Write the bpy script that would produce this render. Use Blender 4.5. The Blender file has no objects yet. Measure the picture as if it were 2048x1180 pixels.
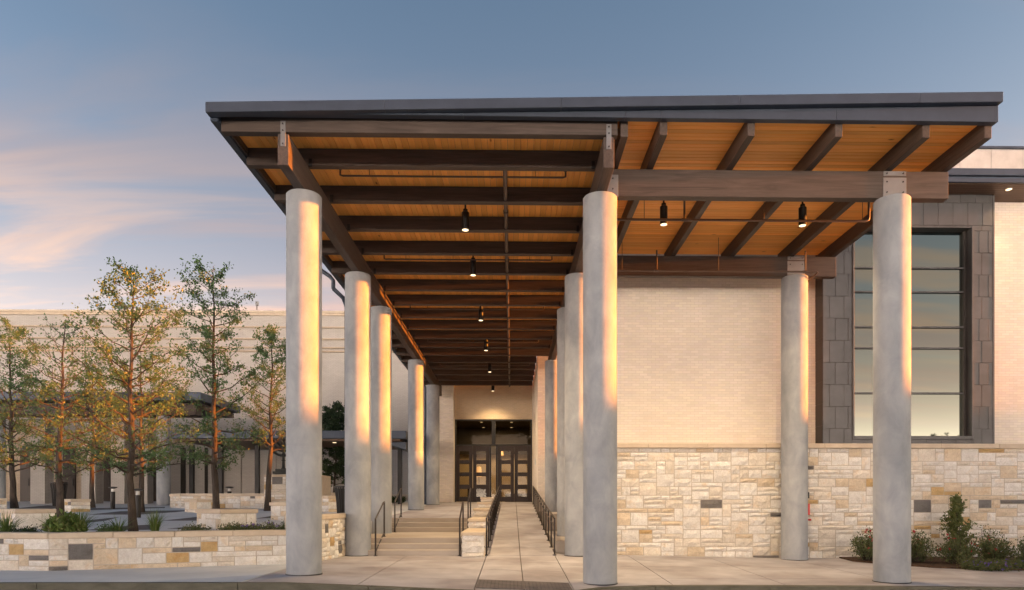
import bpy, bmesh, math, random
from mathutils import Vector, Matrix
R = math.radians
SC = bpy.context.scene
COL = SC.collection
EYE = 1.31

# ------------------------------------------------------------------ camera, sky, sun, exposure
YAW = 1.0
cam_d = bpy.data.cameras.new('camera')
cam = bpy.data.objects.new('camera', cam_d); COL.objects.link(cam)
cam_d.lens = 24; cam_d.sensor_width = 36; cam_d.clip_end = 3000
cam.location = (0, 0, EYE); cam.rotation_euler = (R(90), 0, R(-YAW))
cam_d.shift_x = -1365.3*math.tan(R(YAW))/2048
cam_d.shift_y = (1004-590)/2048
SC.camera = cam

FILL_H, FILL_C = 0.035, (15.8, 13.6, 11.4)
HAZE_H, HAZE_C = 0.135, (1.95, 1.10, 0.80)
SKY_TINT = (0.175, 0.215, 0.245)
CLOUD_A, CLOUD_B, CLOUD_SEED = (0.24, 0.21, 0.22), (0.74, 0.43, 0.23), 1.7
SUN_EL, SUN_AZ = 2.5, -2.2          # degrees above the horizon, degrees from +X (towards +Y)
w = bpy.data.worlds.new('World'); SC.world = w; w.use_nodes = True
wt = w.node_tree; wt.nodes.clear()
def wn(t, **k):
    n = wt.nodes.new(t)
    for a, b in k.items(): setattr(n, a, b)
    return n
def wmath(op, a, b=None):
    n = wn('ShaderNodeMath', operation=op)
    for i, v in enumerate((a, b)):
        if v is None: continue
        if isinstance(v, (int, float)): n.inputs[i].default_value = v
        else: wt.links.new(v, n.inputs[i])
    return n.outputs[0]
sky = wn('ShaderNodeTexSky', sky_type='NISHITA')
sky.sun_disc = False; sky.sun_elevation = R(SUN_EL+1.5); sky.sun_rotation = R(90-SUN_AZ)
sky.air_density = 1.0; sky.dust_density = 4.0; sky.ozone_density = 1.4
tc = wn('ShaderNodeTexCoord')
sep = wn('ShaderNodeSeparateXYZ'); wt.links.new(tc.outputs['Generated'], sep.inputs[0])
zc = wmath('MAXIMUM', sep.outputs[2], 0.0)
# thin cloud layer seen in perspective: long streaks, part grey-mauve, part lit peach
den = wmath('ADD', zc, 0.12)
cu = wmath('DIVIDE', sep.outputs[0], den); cv = wmath('DIVIDE', sep.outputs[1], den)
def cloud_noise(su, sv_, off, scale, detail, dist):
    c = wn('ShaderNodeCombineXYZ')
    wt.links.new(wmath('ADD', wmath('MULTIPLY', cu, su), wmath('MULTIPLY', cv, -.12)), c.inputs[0]); wt.links.new(wmath('MULTIPLY', cv, sv_), c.inputs[1]); c.inputs[2].default_value = off
    n = wn('ShaderNodeTexNoise'); n.inputs['Scale'].default_value = scale; n.inputs['Detail'].default_value = detail
    n.inputs['Roughness'].default_value = 0.55; n.inputs['Distortion'].default_value = dist
    wt.links.new(c.outputs[0], n.inputs['Vector']); return n.outputs['Fac']
def wramp(v, a, b, lo=0.0, hi=1.0):
    n = wn('ShaderNodeMapRange'); n.interpolation_type = 'SMOOTHSTEP'
    for k, x in (('From Min', a), ('From Max', b), ('To Min', lo), ('To Max', hi)): n.inputs[k].default_value = x
    wt.links.new(v, n.inputs['Value']); return n.outputs[0]
c1 = wramp(cloud_noise(.42, 1.5, CLOUD_SEED, 1.5, 8, .5), .45, .66); c2 = wramp(cloud_noise(.5, 2.3, CLOUD_SEED+7.3, 1.7, 8, .6), .46, .68)
low = wramp(zc, .26, .62, 1.0, 0.0)
f1 = wmath('MULTIPLY', wmath('MULTIPLY', c1, low), .75); f2 = wmath('MULTIPLY', wmath('MULTIPLY', c2, wramp(zc, .22, .46, 1.0, 0.0)), .55)
# warm sunset haze, plus a band added to light the walls: brightest at the horizon, thinning upwards, the same in every direction
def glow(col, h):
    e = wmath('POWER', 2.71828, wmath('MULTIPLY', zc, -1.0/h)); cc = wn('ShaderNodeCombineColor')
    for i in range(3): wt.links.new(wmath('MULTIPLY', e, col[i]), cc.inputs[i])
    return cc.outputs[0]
def wmix(fac, a, b, blend='MIX'):
    n = wn('ShaderNodeMix', data_type='RGBA', blend_type=blend)
    for i, v in ((0, fac), (6, a), (7, b)):
        if hasattr(v, 'is_output'): wt.links.new(v, n.inputs[i])
        else: n.inputs[i].default_value = v if i == 0 else (*v, 1)
    return n.outputs[2]
base = wmix(1.0, sky.outputs[0], SKY_TINT, 'MULTIPLY')
base = wmix(f1, base, CLOUD_A); base = wmix(f2, base, CLOUD_B)
base = wmix(1.0, base, glow(HAZE_C, HAZE_H), 'ADD'); fin = wmix(1.0, base, glow(FILL_C, FILL_H), 'ADD')
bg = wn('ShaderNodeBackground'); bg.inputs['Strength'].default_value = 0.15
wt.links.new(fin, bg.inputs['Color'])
wo = wn('ShaderNodeOutputWorld'); wt.links.new(bg.outputs[0], wo.inputs['Surface'])

sd = bpy.data.lights.new('sun', 'SUN'); sd.energy = 2.5; sd.angle = R(0.6); sd.color = (1.0, 0.27, 0.022)
so = bpy.data.objects.new('sun', sd); COL.objects.link(so); so.location = (30, 0, 20)
sv = Vector((math.cos(R(SUN_EL))*math.cos(R(SUN_AZ)), math.cos(R(SUN_EL))*math.sin(R(SUN_AZ)), math.sin(R(SUN_EL))))
so.rotation_euler = (-sv).to_track_quat('-Z', 'Y').to_euler()

SC.view_settings.view_transform = 'Standard'; SC.view_settings.look = 'None'
SC.view_settings.gamma = 1.0; SC.view_settings.use_curve_mapping = False
SC.view_settings.exposure = 3.37
SC.cycles.max_bounces = 8

# ------------------------------------------------------------------ materials
def newmat(name):
    m = bpy.data.materials.new(name); m.use_nodes = True
    nt = m.node_tree; b = nt.nodes['Principled BSDF']
    return m, nt, b
def nd(nt, t, **k):
    n = nt.nodes.new(t)
    for a, v in k.items(): setattr(n, a, v)
    return n
def ramp(nt, stops):
    n = nt.nodes.new('ShaderNodeValToRGB'); e = n.color_ramp.elements
    e[0].position, e[0].color = stops[0][0], (*stops[0][1], 1)
    e[1].position, e[1].color = stops[-1][0], (*stops[-1][1], 1)
    for p, c in stops[1:-1]:
        x = e.new(p); x.color = (*c, 1)
    return n
def mapped(nt, scale, rand=False):
    g = nd(nt, 'ShaderNodeNewGeometry'); m = nd(nt, 'ShaderNodeMapping'); m.inputs['Scale'].default_value = scale
    src = g.outputs['Position']
    if rand:
        oi = nd(nt, 'ShaderNodeObjectInfo'); ml = nd(nt, 'ShaderNodeVectorMath', operation='SCALE')
        ml.inputs[0].default_value = (37, 53, 71); nt.links.new(oi.outputs['Random'], ml.inputs['Scale'])
        ad = nd(nt, 'ShaderNodeVectorMath', operation='ADD')
        nt.links.new(src, ad.inputs[0]); nt.links.new(ml.outputs[0], ad.inputs[1]); src = ad.outputs[0]
    nt.links.new(src, m.inputs['Vector'])
    return m.outputs[0]
def noise(nt, vec, scale, detail=5, rough=0.55, dist=0):
    n = nd(nt, 'ShaderNodeTexNoise'); n.inputs['Scale'].default_value = scale; n.inputs['Detail'].default_value = detail
    n.inputs['Roughness'].default_value = rough; n.inputs['Distortion'].default_value = dist
    nt.links.new(vec, n.inputs['Vector']); return n
def bump(nt, b, h, strength, dist):
    n = nd(nt, 'ShaderNodeBump'); n.inputs['Strength'].default_value = strength; n.inputs['Distance'].default_value = dist
    nt.links.new(h, n.inputs['Height']); nt.links.new(n.outputs[0], b.inputs['Normal']); return n
def mixc(nt, fac, a, b, blend='MIX'):
    n = nd(nt, 'ShaderNodeMix', data_type='RGBA', blend_type=blend)
    for i, v in ((0, fac), (6, a), (7, b)):
        if hasattr(v, 'is_output'): nt.links.new(v, n.inputs[i])
        else: n.inputs[i].default_value = v if i == 0 else (*v, 1)
    return n.outputs[2]
def rough_mat(name, c1, c2, scale=3.0, rough=0.85, bs=0.3, bd=0.01, fine=60, vscale=(1, 1, 1), c3=None, big=None, spec=0.3):
    m, nt, b = newmat(name)
    v = mapped(nt, vscale)
    n = noise(nt, v, scale, 7, 0.6, 0.4); f = noise(nt, v, fine, 4, 0.6)
    rp = ramp(nt, [(0.32, c1), (0.68, c2)]); nt.links.new(n.outputs['Fac'], rp.inputs['Fac'])
    out = rp.outputs[0]
    if big:
        n2 = noise(nt, v, big, 3, 0.5, 0.3); r2 = ramp(nt, [(0.42, (1, 1, 1)), (0.66, c3)])
        nt.links.new(n2.outputs['Fac'], r2.inputs['Fac'])
        out = mixc(nt, 1.0, out, r2.outputs[0], 'MULTIPLY')
    nt.links.new(out, b.inputs['Base Color'])
    b.inputs['Roughness'].default_value = rough; b.inputs['Specular IOR Level'].default_value = spec
    bump(nt, b, f.outputs['Fac'], bs, bd)
    return m
def wood_mat(name, axis, dark, light, rough=0.55, grain=14, knots=False):
    m, nt, b = newmat(name)
    s = [1, 1, 1]; s[axis] = 0.06
    v = mapped(nt, s, True)
    n = noise(nt, v, grain, 6, 0.65, 1.2)
    fine = noise(nt, v, grain*6, 3, 0.7)
    rp = ramp(nt, [(0.30, dark), (0.70, light)]); nt.links.new(n.outputs['Fac'], rp.inputs['Fac'])
    oi = nd(nt, 'ShaderNodeObjectInfo')
    hv = nd(nt, 'ShaderNodeHueSaturation'); mr = nd(nt, 'ShaderNodeMapRange')
    mr.inputs['To Min'].default_value = 0.84 if knots else 0.88; mr.inputs['To Max'].default_value = 1.12 if knots else 1.1
    nt.links.new(oi.outputs['Random'], mr.inputs['Value']); nt.links.new(mr.outputs[0], hv.inputs['Value'])
    nt.links.new(rp.outputs[0], hv.inputs['Color']); out = hv.outputs[0]
    if knots:
        s2 = [1, 1, 1]; s2[axis] = 0.35
        vo = nd(nt, 'ShaderNodeTexVoronoi'); vo.inputs['Scale'].default_value = 3.2
        nt.links.new(mapped(nt, s2, True), vo.inputs['Vector'])
        kr = ramp(nt, [(0.02, (0.25, 0.13, 0.07)), (0.085, (1, 1, 1))]); nt.links.new(vo.outputs['Distance'], kr.inputs['Fac'])
        out = mixc(nt, 1.0, out, kr.outputs[0], 'MULTIPLY')
    nt.links.new(out, b.inputs['Base Color']); b.inputs['Roughness'].default_value = rough
    b.inputs['Specular IOR Level'].default_value = 0.35
    bump(nt, b, fine.outputs['Fac'], 0.25, 0.004)
    return m
def metal_mat(name, c, rough=0.4, metallic=0.6, var=0.12):
    m, nt, b = newmat(name)
    n = noise(nt, mapped(nt, (1, 1, 1)), 2.5, 5, 0.6)
    a = tuple(x*(1-var) for x in c); d = tuple(x*(1+var) for x in c)
    rp = ramp(nt, [(0.3, a), (0.7, d)]); nt.links.new(n.outputs['Fac'], rp.inputs['Fac'])
    nt.links.new(rp.outputs[0], b.inputs['Base Color'])
    b.inputs['Metallic'].default_value = metallic; b.inputs['Roughness'].default_value = rough
    bump(nt, b, n.outputs['Fac'], 0.12, 0.01)
    return m
def stone_mat(name, attr=False):
    m, nt, b = newmat(name)
    oi = nd(nt, 'ShaderNodeVertexColor', layer_name='Col') if attr else nd(nt, 'ShaderNodeObjectInfo'); v = mapped(nt, (1, 1, 1), True)
    n = noise(nt, v, 5, 6, 0.65, 0.8); f = noise(nt, v, 26, 6, 0.65, 0.5); st = noise(nt, v, 2.6, 4, 0.6, 0.8)
    rp = ramp(nt, [(0.25, (0.80, 0.78, 0.74)), (0.7, (1.06, 1.05, 1.03))]); nt.links.new(n.outputs['Fac'], rp.inputs['Fac'])
    c = mixc(nt, 1.0, oi.outputs['Color'], rp.outputs[0], 'MULTIPLY')
    r2 = ramp(nt, [(0.55, (1, 1, 1)), (0.72, (0.93, 0.74, 0.50))]); nt.links.new(st.outputs['Fac'], r2.inputs['Fac'])
    c = mixc(nt, 0.55, c, r2.outputs[0], 'MULTIPLY')
    f2 = noise(nt, v, 34, 5, 0.7, 0.3); r3 = ramp(nt, [(0.30, (0.78, 0.76, 0.73)), (0.58, (1.0, 1.0, 1.0))]); nt.links.new(f2.outputs['Fac'], r3.inputs['Fac'])
    c = mixc(nt, 0.8, c, r3.outputs[0], 'MULTIPLY')
    nt.links.new(c, b.inputs['Base Color']); b.inputs['Roughness'].default_value = 0.9; b.inputs['Specular IOR Level'].default_value = 0.2
    bump(nt, b, f.outputs['Fac'], 1.0, 0.035)
    return m
def brick_attr_mat(name, mul=(1, 1, 1)):
    m, nt, b = newmat(name)
    at = nd(nt, 'ShaderNodeVertexColor', layer_name='Col'); v = mapped(nt, (1, 1, 1))
    f = noise(nt, v, 90, 4, 0.6); st = noise(nt, v, 0.8, 4, 0.6)
    rp = ramp(nt, [(0.3, tuple(0.93*x for x in mul)), (0.7, tuple(1.03*x for x in mul))]); nt.links.new(st.outputs['Fac'], rp.inputs['Fac'])
    nt.links.new(mixc(nt, 1.0, at.outputs[0], rp.outputs[0], 'MULTIPLY'), b.inputs['Base Color'])
    b.inputs['Roughness'].default_value = 0.85; b.inputs['Specular IOR Level'].default_value = 0.25
    bump(nt, b, f.outputs['Fac'], 0.3, 0.004)
    return m
def brick_tex_mat(name, c1, c2, mort, axis=0, course=0.067, length=0.2):
    m, nt, b = newmat(name)
    g = nd(nt, 'ShaderNodeNewGeometry'); sp = nd(nt, 'ShaderNodeSeparateXYZ'); nt.links.new(g.outputs['Position'], sp.inputs[0])
    cb = nd(nt, 'ShaderNodeCombineXYZ'); nt.links.new(sp.outputs[axis], cb.inputs[0]); nt.links.new(sp.outputs[2], cb.inputs[1])
    br = nd(nt, 'ShaderNodeTexBrick'); br.inputs['Scale'].default_value = 1.0
    br.inputs['Color1'].default_value = (*c1, 1); br.inputs['Color2'].default_value = (*c2, 1); br.inputs['Mortar'].default_value = (*mort, 1)
    br.inputs['Mortar Size'].default_value = 0.006; br.inputs['Brick Width'].default_value = length; br.inputs['Row Height'].default_value = course
    nt.links.new(cb.outputs[0], br.inputs['Vector'])
    st = noise(nt, mapped(nt, (1, 1, 1)), 0.5, 5, 0.6); rp = ramp(nt, [(0.3, (0.93, 0.92, 0.91)), (0.7, (1.03, 1.03, 1.03))])
    nt.links.new(st.outputs['Fac'], rp.inputs['Fac'])
    nt.links.new(mixc(nt, 1.0, br.outputs['Color'], rp.outputs[0], 'MULTIPLY'), b.inputs['Base Color'])
    b.inputs['Roughness'].default_value = 0.88; b.inputs['Specular IOR Level'].default_value = 0.2
    iv = nd(nt, 'ShaderNodeMath', operation='SUBTRACT'); iv.inputs[0].default_value = 1; nt.links.new(br.outputs['Fac'], iv.inputs[1])
    bump(nt, b, iv.outputs[0], 0.6, 0.006)
    return m
def leaf_mat(name, c1, c2, c3):
    m, nt, b = newmat(name); nt.nodes.remove(b)
    at = nd(nt, 'ShaderNodeVertexColor', layer_name='Col'); rp = ramp(nt, [(0.0, c1), (0.55, c2), (1.0, c3)])
    sp = nd(nt, 'ShaderNodeSeparateColor'); nt.links.new(at.outputs[0], sp.inputs[0]); nt.links.new(sp.outputs[0], rp.inputs['Fac'])
    d = nd(nt, 'ShaderNodeBsdfDiffuse'); t = nd(nt, 'ShaderNodeBsdfTranslucent'); g = nd(nt, 'ShaderNodeBsdfGlossy')
    g.inputs['Roughness'].default_value = 0.45; g.inputs['Color'].default_value = (0.6, 0.6, 0.6, 1)
    nt.links.new(rp.outputs[0], d.inputs[0]); nt.links.new(rp.outputs[0], t.inputs[0])
    m1 = nd(nt, 'ShaderNodeMixShader'); m1.inputs[0].default_value = 0.35
    nt.links.new(d.outputs[0], m1.inputs[1]); nt.links.new(t.outputs[0], m1.inputs[2])
    m2 = nd(nt, 'ShaderNodeMixShader'); m2.inputs[0].default_value = 0.05
    nt.links.new(m1.outputs[0], m2.inputs[1]); nt.links.new(g.outputs[0], m2.inputs[2])
    nt.links.new(m2.outputs[0], nt.nodes['Material Output'].inputs['Surface'])
    return m
def emit_mat(name, c, s):
    m, nt, b = newmat(name); b.inputs['Base Color'].default_value = (0.9, 0.85, 0.75, 1)
    b.inputs['Emission Color'].default_value = (*c, 1); b.inputs['Emission Strength'].default_value = s
    return m
def mirror_glass(name, c, rough=0.02, metallic=1.0):
    m, nt, b = newmat(name)
    n = noise(nt, mapped(nt, (1, 1, 1)), 0.7, 2, 0.5)
    b.inputs['Base Color'].default_value = (*c, 1); b.inputs['Metallic'].default_value = metallic; b.inputs['Roughness'].default_value = rough
    bump(nt, b, n.outputs['Fac'], 0.02, 0.02)
    return m
def clear_glass(name):
    m, nt, b = newmat(name); nt.nodes.remove(b)
    t = nd(nt, 'ShaderNodeBsdfTransparent'); t.inputs[0].default_value = (0.62, 0.58, 0.50, 1)
    g = nd(nt, 'ShaderNodeBsdfGlossy'); g.inputs['Roughness'].default_value = 0.02; g.inputs['Color'].default_value = (0.42, 0.40, 0.37, 1)
    nb = nd(nt, 'ShaderNodeBump'); nb.inputs['Strength'].default_value = 0.15; nb.inputs['Distance'].default_value = 0.02
    nn = noise(nt, mapped(nt, (1, 1, 1)), 2.5, 2, 0.5); nt.links.new(nn.outputs['Fac'], nb.inputs['Height']); nt.links.new(nb.outputs[0], g.inputs['Normal'])
    f = nd(nt, 'ShaderNodeFresnel'); f.inputs['IOR'].default_value = 1.42
    ad = nd(nt, 'ShaderNodeMath', operation='ADD'); ad.inputs[1].default_value = 0.0; nt.links.new(f.outputs[0], ad.inputs[0])
    mx = nd(nt, 'ShaderNodeMixShader'); nt.links.new(ad.outputs[0], mx.inputs[0])
    nt.links.new(t.outputs[0], mx.inputs[1]); nt.links.new(g.outputs[0], mx.inputs[2])
    nt.links.new(mx.outputs[0], nt.nodes['Material Output'].inputs['Surface'])
    return m

M = {}
M['col'] = rough_mat('cast_concrete', (0.265, 0.285, 0.305), (0.38, 0.395, 0.41), 3.2, 0.75, 0.35, 0.010, 38, (1, 1, 0.6), (0.82, 0.83, 0.84), 1.1)
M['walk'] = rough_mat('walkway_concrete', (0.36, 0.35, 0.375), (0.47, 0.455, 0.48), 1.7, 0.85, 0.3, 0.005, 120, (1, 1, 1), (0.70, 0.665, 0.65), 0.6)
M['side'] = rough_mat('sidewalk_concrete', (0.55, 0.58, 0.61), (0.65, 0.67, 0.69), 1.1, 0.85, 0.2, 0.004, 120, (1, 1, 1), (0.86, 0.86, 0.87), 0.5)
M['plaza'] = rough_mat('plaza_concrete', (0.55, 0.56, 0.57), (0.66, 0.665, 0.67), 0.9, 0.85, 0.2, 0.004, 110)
M['pavdark'] = rough_mat('dark_pavers', (0.10, 0.09, 0.09), (0.16, 0.14, 0.135), 4, 0.85, 0.3, 0.006, 60)
M['step'] = rough_mat('stair_concrete', (0.38, 0.34, 0.30), (0.47, 0.42, 0.37), 1.6, 0.85, 0.2, 0.004, 110, (0.5, 1, 1), (0.80, 0.76, 0.70), 0.6)
M['kerb'] = rough_mat('kerb_concrete', (0.085, 0.082, 0.062), (0.14, 0.135, 0.105), 2.5, 0.9, 0.5, 0.01, 50, (1, 1, 3))
M['road'] = rough_mat('road_concrete', (0.52, 0.50, 0.47), (0.62, 0.60, 0.56), 1.5, 0.9, 0.5, 0.006, 160)
M['soil'] = rough_mat('mulch', (0.035, 0.02, 0.013), (0.10, 0.06, 0.038), 14, 0.95, 1.0, 0.04, 40)
M['earth'] = rough_mat('ground_earth', (0.16, 0.14, 0.10), (0.22, 0.20, 0.15), 0.4, 0.95, 0.4, 0.02, 10)
M['coping'] = rough_mat('cast_stone', (0.50, 0.415, 0.315), (0.60, 0.505, 0.39), 3.0, 0.8, 0.2, 0.004, 90)
M['mortar'] = rough_mat('mortar', (0.46, 0.405, 0.33), (0.54, 0.48, 0.40), 8, 0.95, 0.4, 0.005, 80)
M['joint'] = rough_mat('joint_filler', (0.10, 0.09, 0.08), (0.15, 0.135, 0.12), 8, 0.95)
M['bmortar'] = rough_mat('brick_mortar', (0.60, 0.53, 0.45), (0.68, 0.60, 0.515), 8, 0.95, 0.4, 0.005, 80)
M['stone'] = stone_mat('limestone')
M['stonej'] = stone_mat('limestone_courses', True)
M['brick'] = brick_attr_mat('cream_brick')
M['bwall'] = brick_tex_mat('cream_brick_courses', (0.49, 0.465, 0.43), (0.45, 0.425, 0.39), (0.35, 0.325, 0.295))
M['bwally'] = brick_tex_mat('cream_brick_courses_side', (0.66, 0.585, 0.50), (0.60, 0.53, 0.45), (0.46, 0.40, 0.33), 1)
M['bmarch'] = brick_tex_mat('tan_brick_courses', (0.52, 0.43, 0.33), (0.46, 0.38, 0.29), (0.36, 0.30, 0.23))
M['glx'] = wood_mat('dark_glulam_x', 0, (0.046, 0.033, 0.027), (0.098, 0.073, 0.060))
M['gly'] = wood_mat('dark_glulam_y', 1, (0.046, 0.033, 0.027), (0.098, 0.073, 0.060))
M['plx'] = wood_mat('pine_plank_x', 0, (0.80, 0.33, 0.070), (0.90, 0.44, 0.115), 0.5, 9, True)
M['ply'] = wood_mat('pine_plank_y', 1, (0.80, 0.33, 0.070), (0.90, 0.44, 0.115), 0.5, 9, True)
M['softw'] = wood_mat('soffit_board', 0, (0.10, 0.062, 0.038), (0.16, 0.10, 0.065), 0.5, 9)
M['doorw'] = wood_mat('dark_door_wood', 2, (0.014, 0.008, 0.006), (0.032, 0.017, 0.012), 0.4, 10)
M['fascia'] = metal_mat('dark_fascia_metal', (0.048, 0.064, 0.092), 0.42, 0.4)
M['zinc'] = metal_mat('bronze_zinc_panel', (0.080, 0.080, 0.082), 0.42, 0.5, 0.18)
M['zincd'] = metal_mat('dark_zinc_frame', (0.055, 0.048, 0.044), 0.4, 0.5)
M['pale'] = metal_mat('pale_metal_panel', (0.50, 0.48, 0.45), 0.5, 0.3)
M['plate'] = metal_mat('steel_plate', (0.22, 0.22, 0.225), 0.45, 0.7)
M['pipe'] = metal_mat('brown_pipe', (0.115, 0.088, 0.072), 0.4, 0.5)
M['rail'] = metal_mat('bronze_rail', (0.030, 0.023, 0.020), 0.4, 0.4)
M['black'] = metal_mat('black_metal', (0.012, 0.012, 0.013), 0.45, 0.3)
M['bronze'] = metal_mat('patina_bronze', (0.035, 0.038, 0.036), 0.5, 0.7)
M['red'] = metal_mat('red_enamel', (0.55, 0.02, 0.015), 0.35, 0.1)
M['white'] = rough_mat('white_plastic', (0.6, 0.6, 0.58), (0.68, 0.67, 0.65), 5, 0.5)
M['lamp'] = emit_mat('warm_lamp', (1.0, 0.74, 0.42), 0.22)
M['shade'] = emit_mat('glowing_shade', (1.0, 0.42, 0.08), 0.16)
M['glass'] = mirror_glass('coated_glass', (0.235, 0.265, 0.235))
M['dglass'] = clear_glass('door_glass')
M['tglass'] = mirror_glass('dark_transom_glass', (0.02, 0.018, 0.016), 0.03, 0.0)
M['room'] = rough_mat('plaster', (0.52, 0.42, 0.28), (0.58, 0.48, 0.33), 2, 0.9)
M['roomf'] = rough_mat('lobby_floor', (0.20, 0.14, 0.09), (0.26, 0.18, 0.12), 2, 0.4)
M['dark'] = rough_mat('dark_ceiling', (0.03, 0.025, 0.02), (0.04, 0.034, 0.028), 2, 0.8)
M['bark'] = rough_mat('bark', (0.035, 0.028, 0.023), (0.095, 0.075, 0.060), 9, 0.95, 1.0, 0.03, 30, (1, 1, 0.3))
M['oak'] = leaf_mat('oak_leaf', (0.058, 0.125, 0.046), (0.108, 0.185, 0.068), (0.17, 0.165, 0.058))
M['dkleaf'] = leaf_mat('dark_leaf', (0.018, 0.040, 0.016), (0.035, 0.065, 0.022), (0.06, 0.09, 0.03))
M['shrub'] = leaf_mat('shrub_leaf', (0.06, 0.09, 0.036), (0.11, 0.14, 0.05), (0.19, 0.16, 0.065))
M['conif'] = leaf_mat('conical_shrub_leaf', (0.07, 0.10, 0.03), (0.12, 0.15, 0.045), (0.22, 0.21, 0.07))
M['grass'] = leaf_mat('blade', (0.08, 0.14, 0.035), (0.15, 0.22, 0.055), (0.30, 0.27, 0.11))
M['rose'] = leaf_mat('rose_petal', (0.35, 0.02, 0.03), (0.45, 0.03, 0.05), (0.55, 0.08, 0.09))
M['violet'] = leaf_mat('violet_petal', (0.12, 0.08, 0.30), (0.18, 0.12, 0.42), (0.30, 0.22, 0.50))

# ------------------------------------------------------------------ helpers
TAN = math.tan(R(YAW))
def P(px, py, Y):
    """point of the place at distance Y in front of the camera that shows at photograph pixel px, py (layout sums only)"""
    a = (px-1024)/1365.3
    X = a*Y/(1-a*TAN)
    return Vector((X, Y, EYE+(1004-py)*(Y+X*TAN)/1365.3))
def tag(o, label=None, cat=None, group=None, kind=None):
    if label: o['label'] = label
    if cat: o['category'] = cat
    if group: o['group'] = group
    if kind: o['kind'] = kind
    return o
LOC = {}
def empty(name, loc, rz=0):
    o = bpy.data.objects.new(name, None); o.empty_display_size = 0.2; COL.objects.link(o)
    o.location = loc; o.rotation_euler = (0, 0, rz); LOC[o.name] = (Vector(loc), rz)
    return o
def setpar(o, p):
    """parent o, whose coordinates are the world's, to p"""
    if p is None: return
    o.parent = p
    if p.name in LOC:
        l, rz = LOC[p.name]
        o.matrix_parent_inverse = (Matrix.Translation(l) @ Matrix.Rotation(rz, 4, 'Z')).inverted()
def link(name, me, mat, par=None, local=False):
    if mat is not None and not me.materials: me.materials.append(mat)
    o = bpy.data.objects.new(name, me); COL.objects.link(o)
    if local: o.parent = par
    else: setpar(o, par)
    return o
def smooth(me, ang=40):
    me.shade_smooth() if hasattr(me, 'shade_smooth') else [setattr(p, 'use_smooth', True) for p in me.polygons]
    try: me.set_sharp_from_angle(angle=R(ang))
    except Exception: pass
def bmobj(name, bm, mat, par=None, sm=False, local=False):
    bmesh.ops.recalc_face_normals(bm, faces=bm.faces)
    me = bpy.data.meshes.new(name); bm.to_mesh(me); bm.free()
    if sm: smooth(me)
    return link(name, me, mat, par, local)
def bbox(bm, x0, x1, y0, y1, z0, z1):
    vs = [bm.verts.new(c) for c in ((x0, y0, z0), (x1, y0, z0), (x1, y1, z0), (x0, y1, z0), (x0, y0, z1), (x1, y0, z1), (x1, y1, z1), (x0, y1, z1))]
    for f in ((3, 2, 1, 0), (4, 5, 6, 7), (0, 1, 5, 4), (1, 2, 6, 5), (2, 3, 7, 6), (3, 0, 4, 7)): bm.faces.new([vs[i] for i in f])
    return vs
def box(name, x0, x1, y0, y1, z0, z1, mat, par=None, bev=0.0, local=False):
    bm = bmesh.new(); bbox(bm, x0, x1, y0, y1, z0, z1)
    if bev: bmesh.ops.bevel(bm, geom=bm.edges[:], offset=bev, segments=1, affect='EDGES')
    return bmobj(name, bm, mat, par, False, local)
def prism(name, pts, z0, z1, mat, par=None, bev=0.0):
    """plan polygon pts (x, y) pulled from z0 to z1 (numbers or functions of x, y)"""
    f0 = z0 if callable(z0) else (lambda x, y: z0); f1 = z1 if callable(z1) else (lambda x, y: z1)
    bm = bmesh.new()
    a = [bm.verts.new((x, y, f0(x, y))) for x, y in pts]; b = [bm.verts.new((x, y, f1(x, y))) for x, y in pts]
    n = len(pts)
    bm.faces.new(a[::-1]); bm.faces.new(b)
    for i in range(n): bm.faces.new((a[i], a[(i+1) % n], b[(i+1) % n], b[i]))
    if bev: bmesh.ops.bevel(bm, geom=bm.edges[:], offset=bev, segments=1, affect='EDGES')
    return bmobj(name, bm, mat, par)
def tube_bm(bm, pts, rad, seg=10, cap=True):
    rings = []; pts = [Vector(p) for p in pts]; n = len(pts)
    rads = rad if isinstance(rad, (list, tuple)) else [rad]*n
    up = None
    for i, p in enumerate(pts):
        d = (pts[min(i+1, n-1)]-pts[max(i-1, 0)]).normalized()
        if up is None: up = Vector((0, 0, 1)) if abs(d.z) < 0.9 else Vector((1, 0, 0))
        s = d.cross(up).normalized(); t = s.cross(d).normalized(); up = t
        rings.append([bm.verts.new(p+s*math.cos(2*math.pi*k/seg)*rads[i]+t*math.sin(2*math.pi*k/seg)*rads[i]) for k in range(seg)])
    for a, b in zip(rings, rings[1:]):
        for k in range(seg): bm.faces.new((a[k], a[(k+1) % seg], b[(k+1) % seg], b[k]))
    if cap: bm.faces.new(rings[0][::-1]); bm.faces.new(rings[-1])
def tube(name, pts, rad, mat, par=None, seg=10, local=False):
    bm = bmesh.new(); tube_bm(bm, pts, rad, seg); return bmobj(name, bm, mat, par, True, local)
def lathe_bm(bm, prof, seg=24, c=(0, 0, 0)):
    rings = []
    for r, z in prof: rings.append([bm.verts.new((c[0]+r*math.cos(2*math.pi*k/seg), c[1]+r*math.sin(2*math.pi*k/seg), c[2]+z)) for k in range(seg)])
    for a, b in zip(rings, rings[1:]):
        for k in range(seg): bm.faces.new((a[k], a[(k+1) % seg], b[(k+1) % seg], b[k]))
    bm.faces.new(rings[0][::-1]); bm.faces.new(rings[-1])
def lathe(name, prof, mat, par=None, seg=24, c=(0, 0, 0), local=False):
    bm = bmesh.new(); lathe_bm(bm, prof, seg, c); return bmobj(name, bm, mat, par, True, local)
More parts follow.
